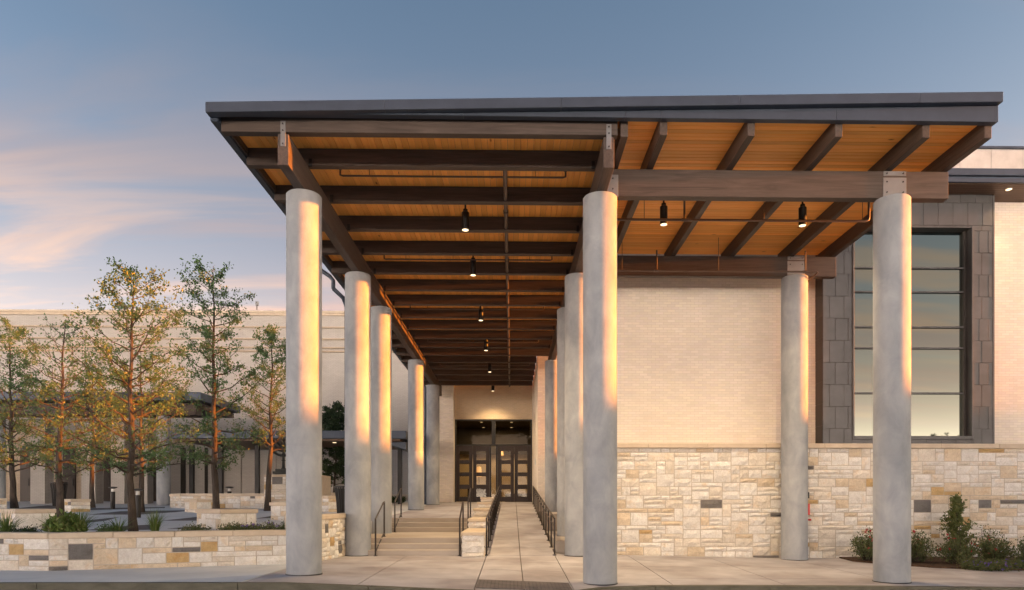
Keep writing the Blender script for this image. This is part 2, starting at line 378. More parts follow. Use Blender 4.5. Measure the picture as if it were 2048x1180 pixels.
def colmesh(name, verts, faces, vals, mat, par=None, local=False, sm=False):
    """mesh whose faces carry a grey or coloured value in the attribute Col"""
    me = bpy.data.meshes.new(name); me.from_pydata(verts, [], faces)
    at = me.color_attributes.new('Col', 'FLOAT_COLOR', 'CORNER'); buf = []
    for f, v in zip(faces, vals):
        c = (v, v, v, 1.0) if isinstance(v, (int, float)) else (*v, 1.0)
        buf.extend(c*len(f))
    at.data.foreach_set('color', buf)
    if sm: smooth(me)
    return link(name, me, mat, par, local)
def copy_thing(root, loc, rz=None, scale=None):
    r = root.copy(); COL.objects.link(r); r.location = loc
    if rz is not None: r.rotation_euler = (0, 0, rz)
    if scale is not None: r.scale = scale if isinstance(scale, tuple) else (scale,)*3
    for ch in root.children:
        c = ch.copy(); COL.objects.link(c); c.parent = r
        for g in ch.children:
            d = g.copy(); COL.objects.link(d); d.parent = c
    return r

# rough-faced stone blanks, shared by every wall
def stone_blank(seed):
    rg = random.Random(seed); nx, nz = 4, 2
    v = []; f = []
    for j in range(nz+1):
        for i in range(nx+1):
            edge = i in (0, nx) or j in (0, nz)
            jx = 0 if i in (0, nx) else rg.uniform(-.06, .06); jz = 0 if j in (0, nz) else rg.uniform(-.12, .12)
            ex = rg.uniform(-.006, .012) if i in (0, nx) else 0
            v.append((i/nx+jx+(ex if i == 0 else -ex), rg.uniform(.05, .30) if edge else rg.uniform(-1.1, -.05), j/nz+jz))
    k = nx+1
    for j in range(nz):
        for i in range(nx): f.append((j*k+i, j*k+i+1, (j+1)*k+i+1, (j+1)*k+i))
    per = [i for i in range(nx+1)]+[j*k+nx for j in range(1, nz+1)]+[nz*k+i for i in range(nx-1, -1, -1)]+[j*k for j in range(nz-1, 0, -1)]
    base = len(v)
    for q in per: v.append((v[q][0], 2.6, v[q][2]))
    n = len(per)
    for i in range(n): f.append((per[(i+1) % n], per[i], base+i, base+(i+1) % n))
    me = bpy.data.meshes.new('stone'); me.from_pydata(v, [], f); me.materials.append(M['stone'])
    return me
BLANKS = [stone_blank(s) for s in range(14)]
SRG = random.Random(11)
def stone_colour(rg, warm=0.0, dark=0.055):
    t = rg.random(); k = rg.uniform(.92, 1.06)
    if t < dark: c = (.20, .195, .195)
    elif t < dark+.02+warm*.22: c = (.60, .43, .22)
    elif t < dark+.13+warm: c = (.74, .64, .50)
    elif t < dark+.46: c = (.81, .765, .69)
    else: c = (.85, .84, .815)
    return tuple(min(.88, x*k) for x in c)
def ashlar(W, H, u, v, rg):
    nx = max(1, round(W/u)); nz = max(1, round(H/v)); u = W/nx; v = H/nz
    occ = [[False]*nx for _ in range(nz)]; out = []
    sizes = [(2, 1), (3, 1), (4, 1), (5, 1), (6, 1), (7, 1), (3, 2), (4, 2), (5, 2), (2, 2), (3, 2), (4, 2), (3, 1), (5, 1), (4, 3)]
    for j in range(nz):
        for i in range(nx):
            if occ[j][i]: continue
            for _ in range(30):
                a, b = rg.choice(sizes)
                run = 0
                while i+run < nx and not occ[j][i+run] and run < 8: run += 1
                if run == a+1: a += 1
                if run <= 2: a = run
                if a > run or j+b > nz: continue
                if any(occ[j+y][i+x] for y in range(b) for x in range(a)): continue
                break
            else: a = b = 1
            for y in range(b):
                for x in range(a): occ[j+y][i+x] = True
            out.append((i*u, j*v, a*u, b*v))
    return out
def stones(par, p0, p1, z0, z1, u=0.105, v=0.1, depth=0.03, gap=0.016, warm=0.0, dark=0.03, rg=SRG, collect=None):
    """lay single stones over a wall face from plan point p0 to p1 (left to right as one looks at it)"""
    p0 = Vector((p0[0], p0[1])); p1 = Vector((p1[0], p1[1])); d = p1-p0; W = d.length; ang = math.atan2(d.y, d.x)
    d.normalize()
    for (a, b, ww, hh) in ashlar(W, z1-z0, u, v, rg):
        q = p0+d*(a+gap/2)
        if collect is not None:
            collect.append((q.x, q.y, z0+b+gap/2, ang, ww-gap, depth, hh-gap, stone_colour(rg, warm, dark), rg.choice(BLANKS))); continue
        o = bpy.data.objects.new('stone', rg.choice(BLANKS)); COL.objects.link(o)
        o.location = (q.x, q.y, z0+b+gap/2); o.rotation_euler = (0, 0, ang); o.scale = (ww-gap, depth, hh-gap)
        o.color = (*stone_colour(rg, warm, dark), 1); setpar(o, par)
def lay_collected(par, specs, seen, limit=300):
    specs.sort(key=lambda q: -q[4]*q[6]*(1 if seen(q) else .001))
    for (x, y, z, ang, sx, sy, sz, c, me) in specs[:limit]:
        o = bpy.data.objects.new('stone', me); COL.objects.link(o)
        o.location = (x, y, z); o.rotation_euler = (0, 0, ang); o.scale = (sx, sy, sz); o.color = (*c, 1); setpar(o, par)
    vs, fs, cs = [], [], []
    for (x, y, z, ang, sx, sy, sz, c, me) in specs[limit:]:
        k = len(vs); mt = Matrix.Translation((x, y, z)) @ Matrix.Rotation(ang, 4, 'Z') @ Matrix.Diagonal((sx, sy, sz, 1))
        vs += [tuple(mt @ v.co) for v in me.vertices]
        for p in me.polygons: fs.append(tuple(k+i for i in p.vertices)); cs.append(c)
    if vs: tag(colmesh('small_stones', vs, fs, cs, M['stonej'], par), kind='stuff')
def bricks(name, par, p0, p1, z0, z1, course=0.067, length=0.205, joint=0.009, proud=0.0025, tone=(.77, .70, .605), var=.05, rg=random.Random(5), holes=()):
    """real brick courses over a wall face, joined into one part"""
    p0 = Vector((p0[0], p0[1], 0)); p1 = Vector((p1[0], p1[1], 0)); d = p1-p0; W = d.length; d.normalize(); n = Vector((d.y, -d.x, 0))
    rows = max(1, round((z1-z0)/course)); ch = (z1-z0)/rows
    vs = []; fs = []; cs = []
    for r in range(rows):
        x = -(length/2 if r % 2 else 0)
        while x < W:
            a = max(0, x)+joint/2; b = min(W, x+length)-joint/2; x += length
            if b-a < .015: continue
            za = z0+r*ch+joint/2; zb = z0+(r+1)*ch-joint/2; mid = (a+b)/2; zm = (za+zb)/2
            if any(h[0] < mid < h[1] and h[2] < zm < h[3] for h in holes): continue
            o = proud+rg.uniform(-.0015, .0015); k = len(vs)
            for off in (o, -.004):
                for (s, z) in ((a, za), (b, za), (b, zb), (a, zb)):
                    q = p0+d*s+n*off; vs.append((q.x, q.y, z))
            fs += [(k, k+1, k+2, k+3), (k+4, k+5, k+1, k), (k+5, k+6, k+2, k+1), (k+6, k+7, k+3, k+2), (k+7, k+4, k, k+3)]
            t = 1+rg.uniform(-var, var); c = (tone[0]*t, tone[1]*t*rg.uniform(.985, 1.01), tone[2]*t*rg.uniform(.96, 1.02)); cs += [c]*5
    o = colmesh(name, vs, fs, cs, M['brick'], par); tag(o, kind='stuff'); return o

# ------------------------------------------------------------------ the ground
GX = [-60, -3.8, -0.6, 1.6, 7, 40]; GY = [10.0, 11.0, 12.2, 16.7, 18.0]
GZ = [[-.02, -.03, -.16, -.22, -.22, -.22], [0, -.01, -.14, -.21, -.20, -.20], [0, 0, -.10, -.19, -.165, -.16],
      [0, 0, 0, -.01, -.12, -.14], [0, 0, 0, -.01, -.12, -.14]]
def seg(a, v):
    v = min(max(v, a[0]), a[-1])
    for i in range(len(a)-1):
        if v <= a[i+1]: return i, (v-a[i])/(a[i+1]-a[i])
def gz(x, y):
    i, s = seg(GX, x); j, t = seg(GY, y)
    return (GZ[j][i]*(1-s)+GZ[j][i+1]*s)*(1-t)+(GZ[j+1][i]*(1-s)+GZ[j+1][i+1]*s)*t
def lz(y): return .82+.031*(y-21.1)
def rz_(y): return .07*(y-16.7)
KP = [(-60, 11.2), (-8, 11.2), (-2.3, 11.14), (-.6, 11.06), (.9, 11.2), (1.6, 11.93), (2.6, 12.1), (4.0, 12.06), (7, 11.8), (14, 11.2), (60, 11.0)]
def ky(x):
    i, t = seg([p[0] for p in KP], x); return KP[i][1]*(1-t)+KP[i+1][1]*t
def Gp(px, py):
    """plan point of the plaza floor seen at a pixel"""
    Y = (EYE-.82+.031*21.1)/((py-1004)/1365.3+.031); return P(px, py, Y)

tag(prism('ground', [(-400, -300), (400, -300), (400, 900), (-400, 900)], -.9, -.62, M['earth']), 'bare earth lying under and around the whole site', 'ground', kind='structure')
tag(prism('street', [(-200, -40), (200, -40), (200, 12.6), (-200, 12.6)], -.7, -.36, M['road']), 'pale concrete street in front of the kerb', 'street', kind='structure')

def drape(name, x0, x1, yf, yb, zf, mat, par, n=5, gap=.009, thick=.05):
    """one paving slab: front edge yf(x), back edge yb(x), laid to zf(x, y)"""
    F = yf if callable(yf) else (lambda x: yf); B = yb if callable(yb) else (lambda x: yb)
    bm = bmesh.new(); x0 += gap; x1 -= gap; g = []
    for j in range(n+1):
        row = []
        for i in range(n+1):
            x = x0+(x1-x0)*i/n; a = F(x)+gap; b = B(x)-gap; y = a+(b-a)*j/n
            row.append(bm.verts.new((x, y, zf(x, y))))
        g.append(row)
    for j in range(n):
        for i in range(n): bm.faces.new((g[j][i], g[j][i+1], g[j+1][i+1], g[j+1][i]))
    r = bmesh.ops.extrude_face_region(bm, geom=bm.faces[:])
    for v in [e for e in r['geom'] if isinstance(e, bmesh.types.BMVert)]: v.co.z -= thick
    return bmobj(name, bm, mat, par)

# paved walk before the canopy: bed sheet plus single slabs
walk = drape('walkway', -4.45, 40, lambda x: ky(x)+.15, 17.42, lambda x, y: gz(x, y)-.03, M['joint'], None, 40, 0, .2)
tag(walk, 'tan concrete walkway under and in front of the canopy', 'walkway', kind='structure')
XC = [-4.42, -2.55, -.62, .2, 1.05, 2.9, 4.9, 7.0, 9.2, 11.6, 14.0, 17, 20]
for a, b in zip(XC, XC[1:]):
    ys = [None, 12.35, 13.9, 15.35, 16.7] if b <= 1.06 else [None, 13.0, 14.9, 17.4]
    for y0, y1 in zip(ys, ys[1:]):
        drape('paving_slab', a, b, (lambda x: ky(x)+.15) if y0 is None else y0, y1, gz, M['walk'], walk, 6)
sidew = drape('sidewalk', -60, -4.46, lambda x: ky(x)+.15, 15.2, lambda x, y: gz(x, y)-.03, M['joint'], None, 20, 0, .2)
tag(sidew, 'grey concrete sidewalk along the low stone wall', 'sidewalk', kind='structure')
xs = [-4.46-2.6*i for i in range(10)]
for b, a in zip(xs, xs[1:]): drape('paving_slab', a, b, lambda x: ky(x)+.15, 15.2, gz, M['side'], sidew, 4, .004)

# kerb, cast in lengths
kerb = empty('kerb', (0, 11.2, 0)); tag(kerb, 'weathered dark concrete kerb along the street edge', 'kerb', kind='structure')
def kz(x, y):
    return gz(x, y)+.002
kx = [-20, -17, -14, -11, -7.7, -4.45, -2.33, -.62, 1.05, 2.55, 4.6, 6.9, 9.5, 12.5, 16]
for a, b in zip(kx, kx[1:]):
    drop = a >= -.7 and b <= 1.1
    drape('kerb_length', a, b, lambda x: ky(x)-.01, lambda x: ky(x)+.155, (lambda x, y: gz(x, y)-.02) if drop else kz, M['kerb'], kerb, 6, .006, .45)

# dark warning pad at the foot of the ramp
bm = bmesh.new()
for i in range(24):
    for j in range(13):
        x = -.56+i*.066; y = 11.42+j*.07; z = gz(x, y)+.012
        c = bm.verts.new((x, y, z+.007)); r = [bm.verts.new((x+.016*math.cos(k*math.pi/3), y+.016*math.sin(k*math.pi/3), z)) for k in range(6)]
        for k in range(6): bm.faces.new((r[k], r[(k+1) % 6], c))
pad = drape('warning_pad', -.6, 1.02, 11.38, 12.33, lambda x, y: gz(x, y)+.012, M['pavdark'], None, 6, 0, .02)
tag(pad, 'dark grey tactile warning pad in the walkway before the ramp', 'warning pad')
bmobj('dome_rows', bm, M['pavdark'], pad)['kind'] = 'stuff'

# steps, landings and ramp
st = empty('entrance_steps', (-2.6, 16.7, 0)); tag(st, 'two short flights of tan concrete steps left of the ramp', 'steps', kind='structure')
SX0, SX1 = -3.96, -1.21
for k in range(3):
    y = 16.7+.3*k; box('step', SX0, SX1, y, y+.3 if k < 2 else 20.5, -.1, .1367*(k+1), M['step'], st, .012)
for k in range(3):
    y = 20.5+.3*k; box('step', SX0, SX1, y, y+.3 if k < 2 else 21.12, -.1, .41+.1367*(k+1), M['step'], st, .012)
land = prism('landing', [(-3.96, 21.12), (-.66, 21.12), (-.66, 37.0), (-3.96, 37.0)], -.2, lambda x, y: lz(y)-.02, M['joint'])
tag(land, 'sloping tan concrete landing between the steps and the doors', 'landing', kind='structure')
ly = [21.1, 23.2, 25.6, 28.0, 30.4, 32.8, 35.0, 37.0]
for a, b in zip(ly, ly[1:]):
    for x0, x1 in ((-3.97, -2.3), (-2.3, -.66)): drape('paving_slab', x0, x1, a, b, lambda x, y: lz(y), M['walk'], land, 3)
rampz = lambda x, y: min(rz_(y), lz(y)) if y < 34.2 else lz(y)
ramp_o = prism('ramp', [(-.66, 16.7), (1.07, 16.7), (1.07, 37.0), (-.66, 37.0)], -.3, lambda x, y: rampz(x, y)-.06, M['joint'])
tag(ramp_o, 'long straight concrete ramp rising to the entrance doors', 'ramp', kind='structure')
ry = [16.7, 18.2, 19.8, 21.4, 23.0, 24.7, 26.4, 28.2, 30.0, 32.0, 34.2, 37.0]
for a, b in zip(ry, ry[1:]):
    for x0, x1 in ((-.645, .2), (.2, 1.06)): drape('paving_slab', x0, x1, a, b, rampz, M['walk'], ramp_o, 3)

# plaza
plaza = prism('plaza', [(-60, 15.62), (-4.5, 15.62), (-4.5, 18.5), (-4.0, 18.5), (-4.0, 40.0), (-60, 40.0)], -.3, lambda x, y: lz(y), M['plaza'])
tag(plaza, 'pale concrete plaza floor behind the low stone wall', 'plaza', kind='structure')
bands = [[(8, 1019), (95, 1010.5), (122, 1012), (118, 1016), (20, 1025)], [(178, 1029), (240, 1022.5), (382, 1020.5), (352, 1024), (278, 1029)],
         [(150, 1043), (238, 1034), (212, 1041), (168, 1046)], [(326, 1041), (402, 1033), (402, 1041)], [(170, 1060), (232, 1053), (300, 1049), (310, 1059)],
         [(335, 1057), (420, 1050), (460, 1052), (450, 1058)], [(512, 1037), (548, 1031), (548, 1036)], [(512, 1020), (560, 1017), (560, 1020)], [(150, 1017), (330, 1014), (330, 1016), (180, 1020)],
         [(400, 1015.5), (545, 1013.5), (545, 1015.5), (420, 1017.5)]]
for bnd in bands:
    pts = [Gp(*q) for q in bnd]; bm = bmesh.new()
    f = bm.faces.new([bm.verts.new((p.x, p.y, lz(p.y)+.005)) for p in pts])
    r = bmesh.ops.extrude_face_region(bm, geom=[f])
    for v in [e for e in r['geom'] if isinstance(e, bmesh.types.BMVert)]: v.co.z -= .03
    bmobj('paver_band', bm, M['pavdark'], plaza)
court = prism('courtyard', [(1.07, 18.3), (60, 18.3), (60, 37), (1.07, 37)], -.5, .05, M['walk'])
tag(court, 'concrete courtyard floor behind the stone wall', 'courtyard', kind='structure')

# planting beds
WL = [(-13.5, 13.75), (-8.82, 13.15), (-4.72, 14.50), (-4.38, 14.95), (-4.15, 15.6)]
bed = prism('planting_bed', [(x-(.25 if x > -4.5 else .02), y+.12) for x, y in WL]+[(-4.55, 15.62), (-13.5, 15.62)], 0.0, .60, M['soil'])
tag(bed, 'dark soil bed behind the low stone wall', 'planting bed', kind='structure')
b0 = [P(1688, 1118, 17.2), P(1700, 1131, 15.6), P(1790, 1142, 14.6), P(1900, 1148, 14.1), P(2060, 1155, 13.6)]
pts = [(8.35, 17.28), (8.2, 16.3), (8.6, 15.6), (9.3, 14.8), (10.4, 14.35), (13.2, 13.9), (16, 13.8), (16, 17.28)]
bed2 = prism('mulch_bed', pts, -.3, lambda x, y: gz(x, y)+.035, M['soil'])
tag(bed2, 'brown mulch bed along the stone wall at the right', 'planting bed', kind='structure')

# ------------------------------------------------------------------ stone retaining walls
def stones_path(par, pts, z0, z1, u=.085, v=.1, depth=.03, gap=.016, warm=0.0, dark=.04, rg=SRG):
    pts = [Vector(p) for p in pts]; L = [0]
    for a, b in zip(pts, pts[1:]): L.append(L[-1]+(b-a).length)
    def at(s):
        for i in range(len(pts)-1):
            if s <= L[i+1] or i == len(pts)-2: return pts[i].lerp(pts[i+1], (s-L[i])/(L[i+1]-L[i]))
    for (a, b, ww, hh) in ashlar(L[-1], z1-z0, u, v, rg):
        n = max(1, round(ww/.17))                      # long stones are cut into short chords
        for k in range(n):
            p, q = at(a+ww*k/n+gap/2), at(a+ww*(k+1)/n-gap/2); d = q-p
            o = bpy.data.objects.new('stone', rg.choice(BLANKS)); COL.objects.link(o)
            o.location = (p.x, p.y, z0+b+gap/2); o.rotation_euler = (0, 0, math.atan2(d.y, d.x)); o.scale = (d.length, depth, hh-gap)
            o.color = (*stone_colour(rg, warm, dark), 1); setpar(o, par)
def wall_run(par, pts, z0, z1, thick=.32, cap=.11, over=.03, warm=0.0, dark=.03, curved=False):
    """a stone wall along plan points, viewer on the right-hand side; core, single stones and coping stones"""
    for (a, b) in zip(pts, pts[1:]):
        A = Vector((a[0], a[1])); B = Vector((b[0], b[1])); d = (B-A).normalized(); n = Vector((d.y, -d.x))
        q = [A-n*.012-d*.004, B-n*.012+d*.004, B-n*thick, A-n*thick]
        prism('core', [(p.x, p.y) for p in q], z0-.2, z1-cap, M['mortar'], par)
        if not curved: stones(par, A, B, z0, z1-cap, warm=warm, dark=dark)
        L = (B-A).length; k = max(1, round(L/1.2))
        for i in range(k):
            s = A+d*(L*i/k+.004); e = A+d*(L*(i+1)/k-.004)
            c = [s+n*over, e+n*over, e-n*(thick+over), s-n*(thick+over)]
            prism('coping_stone', [(p.x, p.y) for p in c], z1-cap, z1, M['coping'], par, .012)
lw = empty('low_stone_wall', (-8.82, 13.15, 0)); tag(lw, 'low cream stone wall with coping beside the sidewalk, in front of the trees', 'stone wall')
wall_run(lw, WL[:3], -.02, .72, dark=.09, warm=.08)
cw = empty('curved_stone_wall', (-4.2, 15.6, 0)); tag(cw, 'curved stone cheek wall between the two nearest left columns', 'stone wall')
arc = [(-4.70, 14.52), (-4.52, 14.66), (-4.39, 14.86), (-4.29, 15.12), (-4.21, 15.44), (-4.15, 15.80), (-4.10, 16.22), (-4.06, 16.72), (-4.03, 17.4), (-4.02, 18.6)]
wall_run(cw, arc, -.02, 1.03, curved=True)
stones_path(cw, arc, -.02, .92, dark=.05, warm=.03)

def block(name, label, xc, xl, xr, Y, h, phi=48, group=None, cat='stone bench', zb=None, warm=.25, wl=None, wr=None, cap=.10):
    """stone block turned in plan: front corner seen at xc, far ends of its two front faces at xl and xr"""
    C = P(xc, 1004, Y); c, s = math.cos(R(phi)), math.sin(R(phi))
    def solve(dx, dy, px):
        r = (px-1024)/1365.3; return (r*Y-C.x)/(dx-r*dy)
    wr = wr or min(3, max(.4, solve(c, s, xr))); wl = wl or min(2.2, max(.5, solve(-s, c, xl)))
    c0 = Vector((C.x, Y)); c1 = c0+Vector((c, s))*wr; c3 = c0+Vector((-s, c))*wl; c2 = c1+Vector((-s, c))*wl
    zb = lz(Y)-.02 if zb is None else zb; z1 = zb+h
    o = empty(name, (c0.x, c0.y, zb)); tag(o, label, cat, group)
    ctr = (c0+c2)/2
    inn = [ctr+(p-ctr)*(1-.024/max(wl, wr)) for p in (c0, c1, c2, c3)]
    prism('core', [(p.x, p.y) for p in inn], zb-.1, z1-cap, M['mortar'], o)
    for a, b in ((c3, c0), (c0, c1), (c1, c2), (c2, c3)): stones(o, a, b, zb, z1-cap, u=.13, v=.13, warm=warm, dark=.05)
    out = [ctr+(p-ctr)*(1+.07/max(wl, wr)) for p in (c0, c1, c2, c3)]
    prism('cap_stone', [(p.x, p.y) for p in out], z1-cap, z1, M['coping'], o, .012)
    return o, ctr, z1
G1 = 'square stone seat blocks on the plaza'
block('stone_block', 'ochre stone seat block behind the grass clumps at the far left, nearest the low wall', 31, 14, 121, 16.1, .50, group=G1)
block('stone_block', 'stone seat block beside the second tree trunk from the left edge', 142, 127, 190, 25.0, .50, group=G1)
block('stone_block', 'stone seat block in front of the long pale wall, behind the third trunk', 394, 375, 441, 24.6, .50, group=G1)
block('stone_block', 'nearest stone seat block, right of the middle trees and behind low shrubs', 441, 398, 517, 16.0, .50, group=G1)
block('stone_block', 'stone seat block half hidden behind the nearest left column', 576, 544, 625, 19.5, .55, group=G1)
block('stone_block', 'stone seat block cut off by the left edge of the picture', -12, -30, 12, 26.0, .50, group=G1)
block('stone_planter', 'stone planter seen between the two nearest left columns', 657, 630, 694, 25.0, .62, group=G1, cat='planter')

# long wall and pedestal in front of the pavilion
pw = empty('plaza_stone_wall', P(430, 1004, 28.5)*1.0); LOC[pw.name][0].z = lz(28.5); pw.location.z = lz(28.5)
tag(pw, 'long pale low stone wall at the back of the plaza, beneath the dark canopy', 'stone wall')
a = P(340, 1004, 29.6); b = P(362, 1004, 28.6); c = P(625, 1004, 28.2)
wall_run(pw, [(a.x, a.y), (b.x, b.y), (c.x, c.y)], lz(29)-.03, lz(29)+.60, warm=.03)
pd = empty('stone_pedestal', P(575, 1004, 27)); pd.location.z = lz(27); LOC[pd.name] = (Vector(pd.location), 0)
tag(pd, 'stepped white stone pedestal carrying the bronze lampstand', 'pedestal')
x0 = P(528, 0, 27).x; x1 = P(640, 0, 27).x; zt = P(0, 949, 27).z
wall_run(pd, [(x0, 27), (x1, 27)], lz(27), zt, 1.6, .08, warm=.02, dark=.03)
stones(pd, (x0, 28.6), (x0, 27), lz(27), zt-.08)
x0b = P(545, 0, 26.2).x
wall_run(pd, [(x0b, 26.2), (x1+.3, 26.2)], lz(26.2), lz(26.2)+.45, .7, .08, warm=.05, dark=.05)

# stepped wall between steps and ramp
mw = empty('stepped_stone_wall', (-.95, 16.4, 0)); tag(mw, 'stepped stone wall with coping blocks dividing the steps from the ramp', 'stone wall')
lev = [(16.4, 18.9, .59), (18.9, 21.4, .85), (21.4, 23.9, 1.11), (23.9, 26.4, 1.31), (26.4, 28.6, 1.49)]
for i, (ya, yb, zt) in enumerate(lev):
    zb = -.05 if ya < 17 else (.35 if ya < 20.6 else lz(ya)-.05)
    box('core', -1.188, -.682, ya+.012, yb, min(zb, 0)-.1, zt-.08, M['mortar'], mw)
    stones(mw, (-1.20, ya), (-.67, ya), zb if i == 0 else lev[i-1][2], zt-.08, u=.13, v=.15, dark=.03)
    stones(mw, (-1.20, yb), (-1.20, ya), zb, zt-.08, dark=.03)
    stones(mw, (-.67, ya), (-.67, yb), min(zb, rz_(ya)), zt-.08, dark=.03)
    box('coping_stone', -1.225, -.645, ya-.03, yb-.035, zt-.08, zt, M['coping'], mw, .012)

# ledge at the right of the ramp
lg = empty('ramp_ledge', (1.6, 17.5, 0)); tag(lg, 'low tan concrete ledge right of the ramp carrying the inner columns', 'ledge')
box('ledge_block', 1.13, 2.05, 17.45, 23.0, -.1, .33, M['step'], lg, .01)
box('ledge_block', 1.13, 2.05, 23.01, 28.98, -.1, .92, M['step'], lg, .01)

# ------------------------------------------------------------------ the canopy
ZC, ZG, ZJ, ZD = 6.885, 7.40, 7.405, 7.715     # column top, girder top, joist underside, deck underside
LX, RX, FX = -3.785, 1.615, 7.02
YJ = [12.5+1.45*k for k in range(17)]
CD = [12.5, 16.85, 19.75, 27.0, 32.75]
can = empty('entrance_canopy', (0, 12.5, 0)); tag(can, 'dark timber and metal entrance canopy with orange pine ceiling on concrete columns', 'canopy')
def plate(x, y, z, wx, hz, bolts, face='front', par=can):
    p = box('steel_plate', x-wx/2, x+wx/2, y-.012, y, z-hz/2, z+hz/2, M['plate'], par, .002)
    for bx, bz in bolts: lathe_y('bolt', x+bx, y-.012, z+bz, .013, .016, M['black'], p)
    return p
def lathe_y(name, x, y, z, r, h, mat, par):
    return tube(name, [(x, y+.002, z), (x, y-h, z)], r, mat, par, 6)
# girders on the columns
for X, Ye, nm in ((LX, 36.0, 'left'), (RX, 28.95, 'right')):
    box('girder', X-.09, X+.09, 11.36, Ye, ZC, ZG, M['gly'], can, .006)
    plate(X, 11.36, 7.40, .085, .42, ((0, .16), (0, .05), (0, -.17)))
for Y in (12.5, 16.85):
    box('girder', RX+.095, 8.02, Y-.09, Y+.09, ZC, ZG-.02, M['glx'], can, .006)
plate(FX, 12.41, 7.335, .42, .09, ((-.15, 0), (.15, 0)))
plate(FX, 12.41, 7.07, .43, .38, ((-.15, .11), (.15, .11), (-.15, -.08), (.15, -.08)))
plate(FX, 16.76, 7.335, .42, .09, ((-.15, 0), (.15, 0)))
plate(FX, 16.76, 7.07, .43, .38, ((-.15, .11), (.15, .11), (-.15, -.08), (.15, -.08)))
plate(RX+.22, 12.41, 7.07, .2, .40, ((0, .13), (0, -.06)))
# joists over the girders, left wing
box('edge_joist', -4.80, 1.76, 11.35, 11.50, 7.425, ZD, M['glx'], can, .006)
for y in YJ:
    if y > 36.8: continue
    box('joist', -4.80, 1.80 if y < 28.8 else 1.07, y-.075, y+.075, ZJ, ZD, M['glx'], can, .006)
clip = bpy.data.meshes.new('clip'); bmc = bmesh.new(); bbox(bmc, -.03, .03, -.012, .012, .03, .17); bmc.to_mesh(clip); bmc.free(); clip.materials.append(M['black'])
for y in YJ:
    for X in (LX+.14, RX-.14):
        if y < 28:
            o = bpy.data.objects.new('joist_clip', clip); COL.objects.link(o); o.location = (X, y-.088, ZJ-.06); setpar(o, can)
# rafters, right wing
for x in (1.875, 2.52, 3.985, 5.455, 6.93, 8.05-.075):
    box('rafter', x-.062, x+.062, 11.30 if x > 2 else 11.36, 17.55, ZJ, ZD, M['gly'], can, .006)
# ceiling planks
rg = random.Random(3); x = -4.80; plw = .118
def plank(name, x0, x1, y0, y1, mat):
    bm = bmesh.new(); bbox(bm, x0+.002, x1-.002, y0, y1, ZD+.001, ZD+.022)
    e = [e for e in bm.edges if all(abs(v.co.z-(ZD+.001)) < 1e-5 for v in e.verts)]
    bmesh.ops.bevel(bm, geom=e, offset=.009, segments=1, affect='EDGES'); bmobj(name, bm, mat, can)
while x < 1.80:
    plank('ceiling_plank', x, x+plw, 11.34, 37.0 if x < .95 else 29.0, M['ply']); x += plw
y = 11.34
while y < 17.52:
    bm = bmesh.new(); bbox(bm, x+.003, 8.04, y+.002, y+plw-.002, ZD+.001, ZD+.022)
    e = [e for e in bm.edges if all(abs(v.co.z-(ZD+.001)) < 1e-5 for v in e.verts)]
    bmesh.ops.bevel(bm, geom=e, offset=.009, segments=1, affect='EDGES'); bmobj('ceiling_plank', bm, M['plx'], can); y += plw
XL, XR = -4.93, 8.06
rt = lambda X, Y=0: 7.745+(X-XL)/(XR-XL)*.30
# roof cover (L-shaped, rising to the right) and its metal edges
prism('roof_cover', [(XL+.05, 11.2), (XR-.04, 11.2), (XR-.04, 17.56), (2.0, 17.56), (2.0, 29.0), (1.06, 29.0), (1.06, 37.2), (XL+.05, 37.2)], ZD+.026, lambda X, Y: rt(X)-.02, M['fascia'], can)
def fband(x0, x1, y0, y1, zb, zt):
    bm = bmesh.new()
    vs = [(x0, y0, zb(x0)), (x1, y0, zb(x1)), (x1, y1, zb(x1)), (x0, y1, zb(x0)), (x0, y0, zt(x0)), (x1, y0, zt(x1)), (x1, y1, zt(x1)), (x0, y1, zt(x0))]
    v = [bm.verts.new(c) for c in vs]
    for f in ((3, 2, 1, 0), (4, 5, 6, 7), (0, 1, 5, 4), (1, 2, 6, 5), (2, 3, 7, 6), (3, 0, 4, 7)): bm.faces.new([v[i] for i in f])
    bmesh.ops.bevel(bm, geom=bm.edges[:], offset=.004, segments=1, affect='EDGES')
    return bm
ub = lambda X: rt(X)-.165
xs = [XL, -2.06, .80, 3.72, 6.68, XR]
for a, b in zip(xs, xs[1:]): bmobj('fascia_cap', fband(a+.001, b-.001, 11.06, 11.22, ub, rt), M['fascia'], can)
xs = [-4.86, -.80, 1.86, 2.46, 5.35, XR-.045]
for a, b in zip(xs, xs[1:]): bmobj('fascia_panel', fband(a+.001, b-.001, 11.17, 11.29, lambda X: 7.622-.002*X, lambda X: max(ub(X)-.006, 7.632)), M['fascia'], can)
# right edge of the roof
box('fascia_panel', XR-.045, XR-.005, 11.17, 17.6, 7.61, 7.88, M['fascia'], can, .003)
box('fascia_cap', XR-.03, XR+.02, 11.23, 17.62, 7.885, 8.04, M['fascia'], can, .003)
# left eave: gutter and drip edge
y = 11.23
while y < 36.4:
    e = min(y+4.2, 36.45)
    box('gutter_length', XL, XL+.13, y+.002, e-.002, 7.53, 7.70, M['fascia'], can, .012)
    box('drip_edge', XL-.02, XL+.0, y+.002, e-.002, 7.66, 7.745, M['fascia'], can, .003); y = e
box('eave_board', XL+.135, XL+.165, 11.5, 36.4, 7.56, ZD-.01, M['gly'], can, .003)

